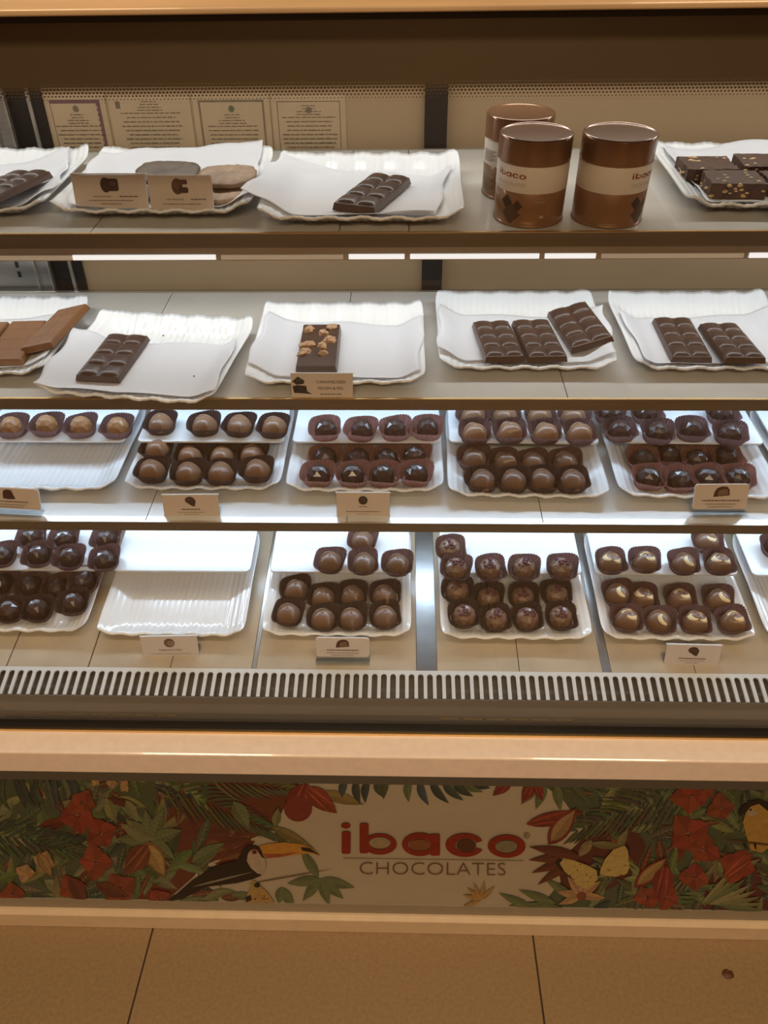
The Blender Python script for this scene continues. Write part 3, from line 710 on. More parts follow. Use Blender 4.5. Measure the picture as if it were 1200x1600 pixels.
# ------------------------------------------------------------------ chocolate bars
BW, BL, BH = .0415, .0895, .0088
def square_mesh(m):
    w, l = BW / 2 - .0006, BL / 4 - .0006; mb = MB(); n = 9; vs = []; fs = []
    for j in range(n + 1):
        for i in range(n + 1):
            u = -1 + 2 * i / n; v = -1 + 2 * j / n
            z = .0030 * (1 - max(abs(u), 0) ** 5) * (1 - abs(v) ** 5) + .0012 * (1 - u * u) - .0006
            if i in (0, n) or j in (0, n): z = -.001
            vs.append((u * w / 2, v * l / 2, z))
    for j in range(n):
        for i in range(n): a = j * (n + 1) + i; fs.append((a, a + 1, a + n + 2, a + n + 1))
    mb.add(vs, fs, None, True); return mb.mesh('square', m)
def slab_mesh(m, w=BW, l=BL, h=BH - .0025, t=.0016):
    mb = MB(); vs = []
    for z, k in ((0, 0), (h, t)):
        vs += [(-w / 2 + k, -l / 2 + k, z), (w / 2 - k, -l / 2 + k, z), (w / 2 - k, l / 2 - k, z), (-w / 2 + k, l / 2 - k, z)]
    mb.add(vs, [(0, 3, 2, 1), (4, 5, 6, 7), (0, 1, 5, 4), (1, 2, 6, 5), (2, 3, 7, 6), (3, 0, 4, 7)])
    return mb.mesh('slab', m)
SQM = square_mesh(BARD); SLM = slab_mesh(BARD)
def rest(o, key, X, Y, rot, w=BW, l=BL, extra=.0030):
    """lay a flat piece on the curved tray so that its corners touch the sheet"""
    sh, tx, ty, tr_, th = TR[key]; c, s_ = math.cos(R_(tr_)), math.sin(R_(tr_)); cr, sr = math.cos(R_(rot)), math.sin(R_(rot)); z = {}
    for i in (-1, 0, 1):
        for j in (-1, 0, 1):
            x = X + i * w / 2 * cr - j * l / 2 * sr - tx; y = Y + i * w / 2 * sr + j * l / 2 * cr - ty
            z[i, j] = tray_z(max(-1, min(1, (x * c + y * s_) / (TW / 2))), max(-1, min(1, (-x * s_ + y * c) / (TD / 2))))
    gx = sum(z[1, j] - z[-1, j] for j in (-1, 0, 1)) / 3 / w; gy = sum(z[i, 1] - z[i, -1] for i in (-1, 0, 1)) / 3 / l
    h = max(z[i, j] - gx * i * w / 2 - gy * j * l / 2 for i in (-1, 0, 1) for j in (-1, 0, 1)) + extra
    o.location = spot(sh, X, Y, h)
    o.rotation_euler = (Matrix.Rotation(tilt(sh), 3, 'X') @ Matrix.Rotation(R_(rot), 3, 'Z') @ Matrix.Rotation(math.atan(gy), 3, 'X') @ Matrix.Rotation(-math.atan(gx), 3, 'Y')).to_euler()
def bar(key, X, Y, rot, label, sc=1.0):
    t = thing('chocolate_bar', label, 'chocolate bar', 'moulded dark chocolate bars'); rest(t, key, X, Y, rot); t.scale = (sc, 1, 1)
    bevel(link('slab', SLM, t), .0006)
    for i in range(2):
        for j in range(4):
            q = link('square', SQM, t); q.location = ((i - .5) * (BW - .003) / 2, (j - 1.5) * (BL - .003) / 4, BH - .0031)
    return t
bar('S1a', -.368, .738, -9, 'dark chocolate bar in the tray at the top shelf left edge')
bar('S1c', -.029, .733, -21, 'slanted dark chocolate bar alone in its tray left of the tins')
bar('S2b', -.302, .728, -5, 'dark chocolate bar alone in the skewed tray, middle shelf', sc=1.12)
bar('S2d', .0985, .757, 4.5, 'left of the three dark bars side by side, middle shelf')
bar('S2d', .1420, .760, 4.5, 'middle one of the three dark bars side by side, middle shelf')
bar('S2d', .1890, .785, 8, 'tilted right one of the three dark bars, middle shelf', sc=1.1)
bar('S2e', .2935, .766, -1.5, 'dark bar lying further back and left of the pair in the right tray')
bar('S2e', .3400, .752, -1, 'dark bar lying nearer and right of the pair in the right tray')
MSM = slab_mesh(BARM, BW, BL, .0075, .002)
for X, Y, rt, h_, lb in ((-.458, .757, 3, .0064, 'smooth milk chocolate bar cut by the left picture edge, middle shelf'), (-.4165, .760, 3, .0064, 'smooth milk chocolate bar between two others, middle shelf left'), (-.376, .775, -7, .0085, 'smooth milk chocolate bar tilted up at the right of its trio')):
    t = thing('chocolate_bar', lb, 'chocolate bar', 'smooth milk chocolate bars'); rest(t, 'S2a', X, Y, rt)
    bevel(link('slab', MSM, t), .0012)
    for k in range(1, 4): link('groove', MB().box(-BW / 2 + .003, BW / 2 - .003, BL * (k / 4 - .5) - .0003, BL * (k / 4 - .5) + .0003, .0072, .00765).mesh('groove', BARM), t)
    link('groove', MB().box(-.0003, .0003, -BL / 2 + .003, BL / 2 - .003, .0072, .00765).mesh('groove', BARM), t)
def lump(rx, ry, rz, seed, n=10, m=6, rough=.25):
    rnd = random.Random(seed); vs = [(0, 0, rz)]; fs = []
    for j in range(1, m + 1):
        ph = math.pi * .5 * j / m
        for k in range(n):
            a = 2 * math.pi * k / n; q = 1 + rnd.uniform(-rough, rough)
            vs.append((rx * math.sin(ph) * math.cos(a) * q, ry * math.sin(ph) * math.sin(a) * q, rz * math.cos(ph) * (1 + rnd.uniform(-rough, rough)) if j < m else -.0004))
    for k in range(n): fs.append((0, 1 + k, 1 + (k + 1) % n))
    for j in range(m - 1):
        for k in range(n): a = 1 + j * n + k; b_ = 1 + j * n + (k + 1) % n; fs.append((a, a + n, b_ + n, b_))
    return MB().add(vs, fs, None, True)
t = thing('chocolate_bar', 'flat dark chocolate bar topped with pecan and fig pieces', 'chocolate bar'); rest(t, 'S2c', -.089, .744, 1)
bevel(link('slab', slab_mesh(BARD, .0425, .092, .010, .0015), t), .001)
for k, (x, y, rx, ry, a) in enumerate(((-.012, .031, .0052, .0085, 4), (.012, .035, .0060, .0045, 20), (.0035, .023, .0052, .0050, 50), (.0105, .008, .0066, .0070, -20), (.0035, -.006, .0050, .0060, 30), (-.0115, -.002, .0080, .0052, 10), (-.014, -.018, .0050, .0085, -30), (.0055, -.021, .0055, .0032, 20))):
    q = lump(rx, ry, .0038, 50 + k, 12, 6, .42).build('nut_piece', PECAN, t); q.location = (x, y, .010); q.rotation_euler = (0, 0, R_(a))
# brownies
def brownie(X, Y, rot, w, d, label, seed, h=.0064):
    rnd = random.Random(seed); t = thing('brownie', label, 'brownie', 'nutty brownie squares'); put(t, 's1', X, Y, h, rot)
    n = 10; mb = MB(); vs = []; fs = []
    out = [(-w / 2 + w * k / n, -d / 2) for k in range(n)] + [(w / 2, -d / 2 + d * k / n) for k in range(n)] + [(w / 2 - w * k / n, d / 2) for k in range(n)] + [(-w / 2, d / 2 - d * k / n) for k in range(n)]
    out = [(x + rnd.uniform(-.0012, .0012), y + rnd.uniform(-.0012, .0012)) for x, y in out]
    mb.prism_z(out, 0, .0135); mb.build('cake', BROWNIE, t)
    nb = MB()
    for k in range(26):
        a = rnd.random(); s_ = rnd.uniform(.0011, .0024)
        if k < 14: p = (rnd.uniform(-.48, .48) * w, -d / 2 + .0004, rnd.uniform(.002, .012))
        elif k < 18: p = (-w / 2 + .0004, rnd.uniform(-.45, .45) * d, rnd.uniform(.002, .012))
        else: p = (rnd.uniform(-.45, .45) * w, rnd.uniform(-.45, .45) * d, .0132)
        nb.lathe([(s_ * .2, -s_ * .7), (s_, -.2 * s_), (s_ * .8, s_ * .5), (s_ * .2, s_ * .8)], 6)
        for i in range(len(nb.v) - 24, len(nb.v)): v = nb.v[i]; nb.v[i] = (v[0] * 1.4 + p[0], v[1] + p[1], v[2] * .9 + p[2])
    nb.build('nut_pieces', NUT, t)
    return t
brownie(.287, .784, 0, .046, .040, 'nutty brownie square at the back left of its tray', 1)
brownie(.340, .787, -2, .046, .040, 'nutty brownie square at the back right of its tray', 2, .0075)
brownie(.298, .742, -3, .048, .038, 'nutty brownie square at the front left of its tray', 3)
brownie(.350, .741, 3, .046, .038, 'nutty brownie square at the front right of its tray', 4)
# crackers
def cracker(X, Y, rot, w, d, m, label, h, lean, seed):
    rnd = random.Random(seed); mb = MB(); n = 44; rings = [(0, .0030), (.5, .0032), (.85, .0028), (1.0, .0012), (.97, -.0014), (.5, -.0012), (0, -.001)]
    vs = []; fs = []
    jag = [1 + rnd.uniform(-.025, .025) for _ in range(n)]
    for q, z in rings:
        for k in range(n):
            a = 2 * math.pi * k / n; c, s_ = math.cos(a), math.sin(a)
            x = w / 2 * math.copysign(abs(c) ** .75, c) * max(q, .01) * jag[k]; y = d / 2 * math.copysign(abs(s_) ** .75, s_) * max(q, .01) * jag[k]
            vs.append((x, y, z + .0016 * (x / (w / 2)) ** 2 + .0005 * math.sin(x * 1400 + y * 500) * (q < .99) + (rnd.uniform(-.0004, .0004) if 0 < q < 1 else 0)))
    for j in range(len(rings) - 1):
        for k in range(n): k2 = (k + 1) % n; fs.append((j * n + k, j * n + k2, (j + 1) * n + k2, (j + 1) * n + k))
    mb.add(vs, fs, None, True); o = mb.build('chocolate_cracker', m); put(o, 's1', X, Y, h, rot, lean)
    return tag(o, label, 'cracker', 'chocolate coated crackers')
cracker(-.226, .772, -5, .062, .040, WAFER_D, 'ridged dark chocolate coated cracker behind the left tan card', .0165, 14, 1)
cracker(-.165, .752, 5, .054, .040, WAFER_M, 'pale milk chocolate coated cracker lying on top at right', .0195, 10, 2)
cracker(-.168, .733, 0, .048, .036, WAFER_M, 'pale milk chocolate coated cracker underneath, beside the right tan card', .0095, 4, 3)
cracker(-.222, .738, 0, .052, .034, WAFER_D, 'dark chocolate coated cracker half hidden by the left tan card', .0090, 3, 4)

# ------------------------------------------------------------------ paper cups and filled chocolates
def cup_mesh(seed, m):
    rnd = random.Random(seed); N = 44; mb = MB(); vs = []; fs = []; a1 = rnd.uniform(0, 6); a2 = rnd.uniform(0, 6)
    prof = [(.0160, .0002, 0), (.0168, .0040, .3), (.0182, .0090, .7), (.0202, .0132, 1)]
    for r, z, p in prof:
        for k in range(2 * N):
            a = math.pi * k / N; c, s_ = math.cos(a), math.sin(a); sq = (abs(c) ** 4.5 + abs(s_) ** 4.5) ** (-1 / 4.5)
            sq = 1 + (sq - 1) * (.35 + .60 * p)
            w = 1 + p * (.035 * math.sin(2 * a + a1) + .035 * math.sin(3 * a + a2))
            rr = r * sq * w + (.00075 * p + .0001) * (1 if k % 2 else -1) - .002 * p * max(0, sq - 1.1)
            zz = z * (1 + p * (.10 * math.sin(2 * a + a2) + .16 * s_))
            vs.append((rr * c * .97, rr * s_ * .90, zz))
    M2 = 2 * N
    for j in range(len(prof) - 1):
        for k in range(M2): k2 = (k + 1) % M2; fs.append((j * M2 + k, j * M2 + k2, (j + 1) * M2 + k2, (j + 1) * M2 + k))
    fs.append(tuple(range(M2))[::-1])
    mb.add(vs, fs); return mb.mesh('paper_cup', m)
CUPS = {c: [cup_mesh(k, m) for k in range(3)] for c, m in (('d', CUPD), ('m', CUPM), ('r', CUPR))}
HR, HH = .0152, .0165
def heart_R(a):
    return HR * (.97 + .05 * math.cos(2 * a) - .03 * math.sin(a))
def heart_z(r, a):
    q = min(1, r / heart_R(a))
    return HH * (max(0, 1 - q ** 2.6)) ** .54
def nub(x, y, z):
    """draw the front of the drop out into its pointed tip"""
    w = math.exp(-(math.hypot(x - .0022, (y + .0125) * .75) / .0060) ** 1.1)
    return (x + .0012 * w, y - .0050 * w, z + .0058 * w)
def heart_mesh(m):
    mb = MB(); n, k_ = 64, 18; vs = [(0, 0, HH)]; fs = []
    for j in range(1, k_ + 1):
        q = math.sin(math.pi / 2 * j / k_)
        for i in range(n):
            a = 2 * math.pi * i / n; r = heart_R(a) * q; vs.append(nub(r * math.cos(a), r * math.sin(a), heart_z(r, a) + .0004))
    for i in range(n):
        a = 2 * math.pi * i / n; vs.append((heart_R(a) * .93 * math.cos(a), heart_R(a) * .93 * math.sin(a), -.001))
    for i in range(n): fs.append((0, 1 + i, 1 + (i + 1) % n))
    for j in range(k_):
        for i in range(n): a = 1 + j * n + i; b_ = 1 + j * n + (i + 1) % n; fs.append((a, a + n, b_ + n, b_))
    mb.add(vs, fs, None, True)
    pts = []
    for k in range(15):
        a = R_(35 + 125 * k / 14); r = HR * (.84 - .26 * math.sin(math.pi * k / 14)); pts.append((r * math.cos(a), r * math.sin(a), heart_z(r, a) + .0010))
    mb.tube(pts, [.0002 + .0017 * math.sin(math.pi * (k + .3) / 14.6) for k in range(15)], 6)
    return mb.mesh('chocolate_body', m)
def drape(out, dz):
    """a thin patch lying on the heart's surface, outline given in its plan"""
    return [nub(x, y, heart_z(math.hypot(x, y), math.atan2(y, x)) + dz) for x, y in out]
def ribbon(pts, ws, dz, m, name):
    mb = MB(); top = []; n = len(pts)
    for k in range(n):
        x, y = pts[k]; x2, y2 = pts[min(k + 1, n - 1)]; x1, y1 = pts[max(k - 1, 0)]; L_ = math.hypot(x2 - x1, y2 - y1); nx, ny = -(y2 - y1) / L_, (x2 - x1) / L_
        for t in (-1, -.5, 0, .5, 1): top.append((x + nx * ws[k] * t, y + ny * ws[k] * t))
    v = []
    for i, p in enumerate(top): v += drape([p], dz if i % 5 not in (0, 4) else -.0004)
    mb.add(v, [(k * 5 + j, k * 5 + j + 1, k * 5 + j + 6, k * 5 + j + 5) for k in range(n - 1) for j in range(4)], None, True)
    return mb.mesh(name, m)
def arc(cx, cy, r, a0, a1, n=11): return [(cx + r * math.cos(R_(a0 + (a1 - a0) * k / (n - 1))), cy + r * math.sin(R_(a0 + (a1 - a0) * k / (n - 1)))) for k in range(n)]
def taper(w, n=11): return [1.3 * w * (.25 + .75 * math.sin(math.pi * (k + .5) / n)) for k in range(n)]
SW = [[ribbon(arc(-.001, .002, .0070, 70, 250), taper(.0028), .0009, SWIRL, 'swirl'), ribbon(arc(.003, -.003, .0055, -150, -20), taper(.0021), .0009, SWIRL, 'swirl')],
      [ribbon(arc(0, .001, .0072, 40, 160), taper(.0024), .0009, SWIRL, 'swirl'), ribbon(arc(.002, -.001, .0056, 190, 330), taper(.0025), .0009, SWIRL, 'swirl')],
      [ribbon(arc(.004, -.004, .0065, 110, 265), taper(.0026), .0009, SWIRL, 'swirl'), ribbon(arc(-.002, .003, .0075, 60, 130), taper(.0018), .0009, SWIRL, 'swirl')]]
OR = [ribbon(arc(.003, .002, .0040, 60, -60), taper(.0022), .0006, ORANGE, 'caramel_patch'), ribbon(arc(.003, .001, .0030, 150, 20), taper(.0024), .0006, ORANGE, 'caramel_patch'), ribbon(arc(.004, .003, .0042, 130, -10), taper(.0022), .0006, ORANGE, 'caramel_patch')]
def dome_mesh(m, r=.0138, h=.0185):
    mb = MB(); vs = []; fs = []; n = 8
    rings = [(r * .95, -.0005, 0), (r, .006, .5), (r * .86, .0125, 0), (r * .50, h * .93, .5)]
    for q, z, o in rings:
        for k in range(n): a = 2 * math.pi * (k + o) / n; vs.append((q * math.cos(a), q * math.sin(a), z))
    for j in range(3):
        o = rings[j][2]
        for k in range(n):
            k2 = (k + 1) % n
            if o == 0: fs += [(j * n + k, j * n + k2, (j + 1) * n + k), (j * n + k2, (j + 1) * n + k2, (j + 1) * n + k)]
            else: fs += [(j * n + k, (j + 1) * n + k2, (j + 1) * n + k), (j * n + k, j * n + k2, (j + 1) * n + k2)]
    vs.append((0, 0, h)); t = len(vs) - 1
    for k in range(n): fs.append((3 * n + k, 3 * n + (k + 1) % n, t))
    mb.add(vs, fs); return mb.mesh('chocolate_body', m)
def bits_mesh(seed):
    rnd = random.Random(seed); mb = MB()
    for k in range(15):
        a = rnd.uniform(0, 6.28); q = rnd.uniform(0, .0082); x, y = q * math.cos(a), q * math.sin(a); z = .0185 - .0026 * (q / .008) ** 2; s_ = rnd.uniform(.0013, .0023)
        mb.lathe([(s_ * .3, -s_), (s_, 0), (s_ * .7, s_ * .7), (s_ * .15, s_ * .9)], 5)
        for i in range(len(mb.v) - 20, len(mb.v)): v = mb.v[i]; mb.v[i] = (v[0] * 1.5 + x, v[1] + y, v[2] * .8 + z)
    return mb.mesh('berry_bits', BERRY)
HM = heart_mesh(MILK); HC = heart_mesh(mat('heart_milk_lighter', (.25, .130, .068), .34, var=.06, scale=60, coat=.15)); DM = dome_mesh(DCHO); DC = dome_mesh(MILK, .0145, .0180); DG = dome_mesh(CARA, .0132, .0185); BT = [bits_mesh(k) for k in range(3)]
CH = {'heart': (HM, 'milk heart'), 'heart2': (HC, 'milk heart'), 'dark': (DM, 'dark dome'), 'berry': (DC, 'berry dome'), 'gold': (DG, 'golden dome'), 'swirl': (HM, 'swirled heart')}
ORD = ['leftmost', 'second from left', 'third from left', 'fourth from left', 'fifth from left']
rc = random.Random(77); cnt = [0]
def row(sh, kind, cup, pts, h, rowname, where, rot0=0, cutleft=0):
    single = len(pts) == 1
    for i, (px, py) in enumerate(pts):
        cnt[0] += 1; c = cnt[0]
        p = on(sh, px, py, h + .010); X, Y = p.x, p.y
        if h == FT:                                         # lift the cup where the tray curves up under its edge
            k_, (_, tx, ty, tr_, _h) = min(((q, v_) for q, v_ in TR.items() if v_[0] == sh), key=lambda t: abs(t[1][1] - X))
            hb = max(tray_z(max(-1, min(1, (X + i - tx) / (TW / 2))), max(-1, min(1, (Y + j - ty) / (TD / 2)))) for i in (-.0125, 0, .0125) for j in (-.011, 0, .011)) + .0009
        else: hb = h
        y0, z0_, s_ = SL[sh]; a = tilt(sh)
        me, kn = CH[kind]; od = 'only' if single else ORD[i]
        cup_rot = rc.uniform(-9, 9)
        o = link('paper_cup', CUPS[cup][c % 3]); put(o, sh, X, Y, hb, cup_rot)
        tag(o, 'brown paper cup under %s %s, %s, %s' % (od, kn, rowname, where), 'paper cup', 'fluted paper cups')
        rr = rot0 + 4 + rc.uniform(-16, 16)
        dx, dy = rc.uniform(-.0012, .0012), rc.uniform(-.0004, .0014)
        lb = '%s %s in its cup, %s, %s' % (od, kn, rowname, where)
        if kind in ('berry', 'swirl'):
            t = thing('filled_chocolate', lb, 'chocolate', kn + 's'); put(t, sh, X + dx, Y + dy, hb + .0016, rr)
            link('chocolate_body', me, t)
            if kind == 'swirl': t.scale = (1, .92, 1)
            if kind == 'berry': link('berry_bits', BT[c % 3], t)
            else:
                for s2 in SW[c % 3]: link('swirl', s2, t)
                link('caramel_patch', OR[c % 3], t)
        else:
            o = link('filled_chocolate', me); put(o, sh, X + dx, Y + dy, hb + .0016, rr if kind.startswith('heart') else rr + rc.uniform(0, 360)); tag(o, lb, 'chocolate', kn + 's')
            if kind.startswith('heart'): o.scale = (1, .92, 1)
FT, RT = .0042, .0302
wd = 'bottom deck'
row('d', 'dark', 'd', [(-32, 950), (15, 950), (60, 949), (118, 945)], FT, 'front row', 'bottom deck left', 0)
row('d', 'dark', 'm', [(-38, 912), (3, 908), (47, 912), (90, 914), (136, 912)], FT, 'middle row', 'bottom deck left')
row('d', 'dark', 'm', [(-35, 868), (5, 860), (62, 860), (111, 864), (166, 866)], RT, 'riser row', 'bottom deck left')
row('d', 'dark', 'm', [(52, 832), (103, 834), (168, 834)], RT, 'back riser row', 'bottom deck left')
row('d', 'heart', 'd', [(452, 958), (506, 965), (550, 963), (602, 962)], FT, 'front row', wd, 8)
row('d', 'heart', 'd', [(463, 919), (506, 930), (551, 926), (602, 928)], FT, 'middle row', wd, 14)
row('d', 'heart', 'm', [(516, 869), (568, 871), (621, 873)], RT, 'riser row', wd, 14)
row('d', 'heart', 'm', [(567, 836)], RT, 'back riser row', wd)
row('d', 'berry', 'd', [(724, 962), (773, 965), (823, 963), (876, 963)], FT, 'front row', wd)
row('d', 'berry', 'd', [(714, 926), (763, 929), (818, 929), (868, 925)], FT, 'middle row', wd)
row('d', 'berry', 'm', [(712, 880), (766, 881), (818, 880), (877, 879)], RT, 'riser row', wd)
row('d', 'berry', 'm', [(704, 850)], RT, 'back riser row', wd)
row('d', 'swirl', 'm', [(977, 967), (1030, 968), (1084, 968), (1140, 972)], FT, 'front row', wd, 12)
row('d', 'swirl', 'm', [(963, 929), (1004, 930), (1062, 931), (1119, 935)], FT, 'middle row', wd, 12)
row('d', 'swirl', 'm', [(953, 870), (1005, 868), (1066, 871), (1121, 871)], RT, 'riser row', wd, 12)
row('d', 'swirl', 'm', [(1103, 838)], RT, 'back riser row', wd)
row('d', 'dark', 'm', [(1210, 846)], RT, 'riser row', 'bottom deck right edge')
w2, w3, w4, w5 = 'second tray, lowest shelf', 'middle tray, lowest shelf', 'fourth tray, lowest shelf', 'right tray, lowest shelf'
row('s3', 'gold', 'm', [(20, 662), (74, 660), (127, 662), (184, 663)], RT, 'riser row', 'lowest shelf left')
row('s3', 'heart2', 'd', [(240, 738), (294, 740), (346, 740), (402, 737)], FT, 'front row', w2, 10)
row('s3', 'heart2', 'd', [(247, 706), (298, 709), (347, 710), (394, 708)], FT, 'middle row', w2, 16)
row('s3', 'heart2', 'd', [(252, 657), (320, 659), (374, 660), (428, 662)], RT, 'riser row', w2, 10)
row('s3', 'dark', 'r', [(497, 743), (552, 743), (600, 743), (650, 743)], FT, 'front row', w3)
row('s3', 'dark', 'r', [(508, 712), (560, 713), (605, 714), (648, 713)], FT, 'middle row', w3)
row('s3', 'dark', 'r', [(508, 666), (564, 667), (618, 666), (668, 665)], RT, 'riser row', w3)
row('s3', 'heart', 'd', [(753, 750), (801, 751), (848, 750), (893, 751)], FT, 'front row', w4, 8)
row('s3', 'heart', 'm', [(739, 718), (787, 719), (833, 720), (884, 719)], FT, 'middle row', w4, 16)
row('s3', 'heart2', 'm', [(742, 671), (796, 670), (851, 671), (906, 672)], RT, 'riser row', w4, 14)
row('s3', 'heart2', 'm', [(738, 645), (789, 645), (844, 645), (897, 645)], RT, 'back riser row', w4, 0)
row('s3', 'dark', 'r', [(1014, 745), (1060, 748), (1105, 744), (1153, 744)], FT, 'front row', w5)
row('s3', 'dark', 'r', [(1004, 716), (1045, 709), (1090, 715), (1135, 712)], FT, 'middle row', w5)
row('s3', 'dark', 'm', [(968, 668), (1027, 671), (1080, 667), (1140, 673)], RT, 'riser row', w5)
row('s3', 'dark', 'm', [(952, 641), (1010, 641), (1128, 643)], RT, 'back riser row', w5)

# ------------------------------------------------------------------ sign cards
def card(sh, X, Y, rot, w, h, lean, label, pic, lines, m=CARD, rounded=False, hh=0.0, yaw=0):
    t = thing('sign_card', label, 'sign', 'small product cards'); put(t, sh, X, Y, hh, rot)
    lw = math.tan(R_(lean))
    tl = bpy.data.objects.new('card_holder', None)
    def lean_v(vs): return [(x, z * math.sin(R_(lean)) + y * math.cos(R_(lean)), z * math.cos(R_(lean)) - y * math.sin(R_(lean))) for x, y, z in vs]
    b0 = .006 if rounded else .0
    def plate(out, y0, y1, mm, nm, par=None):
        n = len(out); mb = MB(); vs = lean_v([(x, y0, z) for x, z in out] + [(x, y1, z) for x, z in out])
        mb.add(vs, [(i, (i + 1) % n, n + (i + 1) % n, n + i) for i in range(n)] + [tuple(range(n)), tuple(range(n, 2 * n))[::-1]]); return mb.build(nm, mm, par or t)
    out = rrect(-w / 2, w / 2, b0, h, .0035 if rounded else .0006, 4)
    plate(out, 0, .0011, m, 'card')
    if rounded:
        plate([(x * 1.012, z + (.0006 if z > h * .6 else -.0004)) for x, z in out], .0011, .0020, WHITE, 'backing')
        f = MB(); f.box(-w / 2 - .001, w / 2 + .001, -.006, .010, 0, .0028); f.box(-w / 2 - .001, w / 2 + .001, -.0035, -.0012, .0028, .0068); f.build('clear_foot', ACRY, t)
    else:
        plate(rrect(-w / 2 - .001, w / 2 + .001, 0, h + .0014, .0005, 1), .0012, .0026, ACRY, 'clear_holder')
        plate(rrect(-w / 2 - .0008, w / 2 + .0008, h + .0002, h + .0012, .0002, 1), .0002, .0026, WHITE, 'holder_edge')
        MB().box(-w / 2, w / 2, .0015, .016, 0, .0015).build('clear_foot', ACRY, t)
    def flat(items, nm, d0):
        mb = MB()
        for k, (vs, fs, c) in enumerate(items): mb.add(lean_v([(x, -d0 - .00003 * k, z) for x, z in vs]), fs, c)
        return mb.build(nm, INK, t)
    cz = b0 + (h - b0) * (.70); P_ = (h - b0) * .24; cx = 0
    items = []
    def poly(p, c): items.append(([(x * P_ + cx, z * P_ + cz) for x, z in p], [tuple(range(len(p)))], c))
    if pic == 'drop': poly([(-1, .45), (-.7, .85), (-.1, 1.05), (.5, .9), (.95, .4), (1.0, 0), (.85, -.5), (.7, -1.0), (.2, -.8), (-.5, -.3), (-.9, 0)], (.085, .04, .03)); poly(ell(-.1, .35, .35, .18, 10), (.16, .085, .06))
    elif pic == 'ball': poly(ell(0, 0, .8, .8, 18), (.05, .026, .022)); poly(ell(.1, .2, .3, .2, 10), (.12, .07, .06))
    elif pic == 'bean': poly(ell(0, 0, 1.0, .95, 18), (.24, .15, .10)); poly(ell(.25, -.1, .65, .6, 14), (.48, .35, .24)); poly([(-.2, .1), (.3, -.2), (.5, .2), (.35, .25), (.2, .0), (-.15, .2)], (.30, .19, .12))
    elif pic == 'cut': poly([(-1.3, -.8), (-1.15, .1), (-.8, .7), (0, 1.0), (.8, .9), (1.2, .4), (1.3, -.55)], (.10, .032, .024)); poly([(-.6, -.6), (-.5, .2), (.1, .5), (.85, .45), (1.05, -.42)], (.30, .18, .10))
    elif pic == 'dome': poly([(-1.1, -.8), (-1.05, .3), (-.8, .85), (0, 1.05), (.75, .85), (1.0, .1), (1.4, -.85), (0, -.95)], (.085, .03, .026))
    elif pic == 'crisp': poly(ell(-.5, 0, .7, .95, 14), (.085, .045, .03)); poly(rrect(-.3, 1.25, -.75, .8, .3), (.085, .045, .03)); poly(ell(.5, .2, .45, .3, 10), (.16, .09, .055))
    elif pic == 'crisp2':
        poly(ell(-.4, 0, .75, 1.0, 14), (.16, .075, .04)); poly(rrect(-.2, 1.0, .25, .85, .2), (.16, .075, .04)); poly(rrect(-.2, 1.05, -.8, -.1, .2), (.10, .05, .035)); poly(ell(-.5, .2, .35, .5, 10), (.22, .11, .055))
    elif pic == 'bars':
        cx = -w * .36; cz = b0 + (h - b0) * .5; P_ = (h - b0) * .36
        poly([(-.9, .5), (-.2, 1.1), (.6, .6), (.5, .2), (-.4, .1)], (.03, .02, .022)); poly([(-.9, -.1), (-.7, -.9), (.9, -1.0), (1.5, -1.1), (.9, -.7), (.8, -.05), (-.3, .05)], (.03, .02, .022)); poly([(-.5, .55), (-.15, .85), (.3, .6), (-.2, .35)], (.08, .06, .06))
        cx = 0
    flat(items, 'picture', .0004)
    items = []
    for s_, z, hs, x in lines:
        z = b0 + (h - b0) * z
        if s_.startswith('~'):
            L_ = float(s_[1:]) * w; rnd = random.Random(int(L_ * 1e5) + int(X * 1000)); xx = -L_ / 2
            while xx < L_ / 2:
                l = rnd.uniform(.0014, .0044); items.append(([(x * w + xx, z - hs / 2), (x * w + min(xx + l, L_ / 2), z - hs / 2), (x * w + min(xx + l, L_ / 2), z + hs / 2), (x * w + xx, z + hs / 2)], [(0, 1, 2, 3)], (.22, .16, .13))); xx += l + .0006
        else:
            vs, fs, w_, h_ = text2d(s_); k = hs / h_; items.append(([(x * w + a * k * 1.15, z + b_ * k) for a, b_ in vs], fs, (.07, .05, .05)))
    flat(items, 'lettering', .0004)
    return t
FP = .00045
card('s1', -.262, .705, -1, .066, .0275, 14, 'left of two tan cards standing in the cracker tray, dark biscuit picture', 'crisp', [('DARK CHOCOLATE', .36, .0011, -.12), ('~.26', .36, .0008, .25), ('~.62', .24, FP, 0), ('~.3', .14, FP, 0)], hh=.0075)
card('s1', -.1975, .700, -1, .0565, .0275, 14, 'right of two tan cards standing in the cracker tray, brown biscuit picture', 'crisp2', [('MILK CHOCOLATE', .32, .0011, -.1), ('~.24', .32, .0008, .27), ('~.6', .18, FP, 0)], hh=.0075)
card('s2', -.080, .6685, 0, .0605, .0222, 20, 'tan card reading caramelized pecen and fig below the nut bar', 'bars', [('CARAMELIZED', .66, .0027, .15), ('PECEN & FIG', .38, .0027, .14), ('~.34', .12, .0008, .14)])
card('s3', -.438, .677, -4, .070, .030, 20, 'rounded card with a dome picture at the left edge, lowest shelf', 'dome', [('~.62', .36, .0012, 0), ('~.55', .22, FP * 1.5, 0), ('~.48', .12, FP * 1.5, 0)], rounded=True)
card('s3', -.234, .6745, 1, .0615, .0245, 18, 'tan card with a teardrop chocolate picture on the lowest shelf', 'drop', [('~.34', .34, .0012, 0), ('~.5', .2, FP, 0), ('~.26', .1, FP, 0)])
card('s3', -.044, .6765, 0, .0585, .0265, 18, 'tan card with a small round chocolate picture on the lowest shelf', 'ball', [('~.16', .42, .0008, 0), ('~.64', .2, FP * 1.6, 0), ('~.24', .1, FP, 0)])
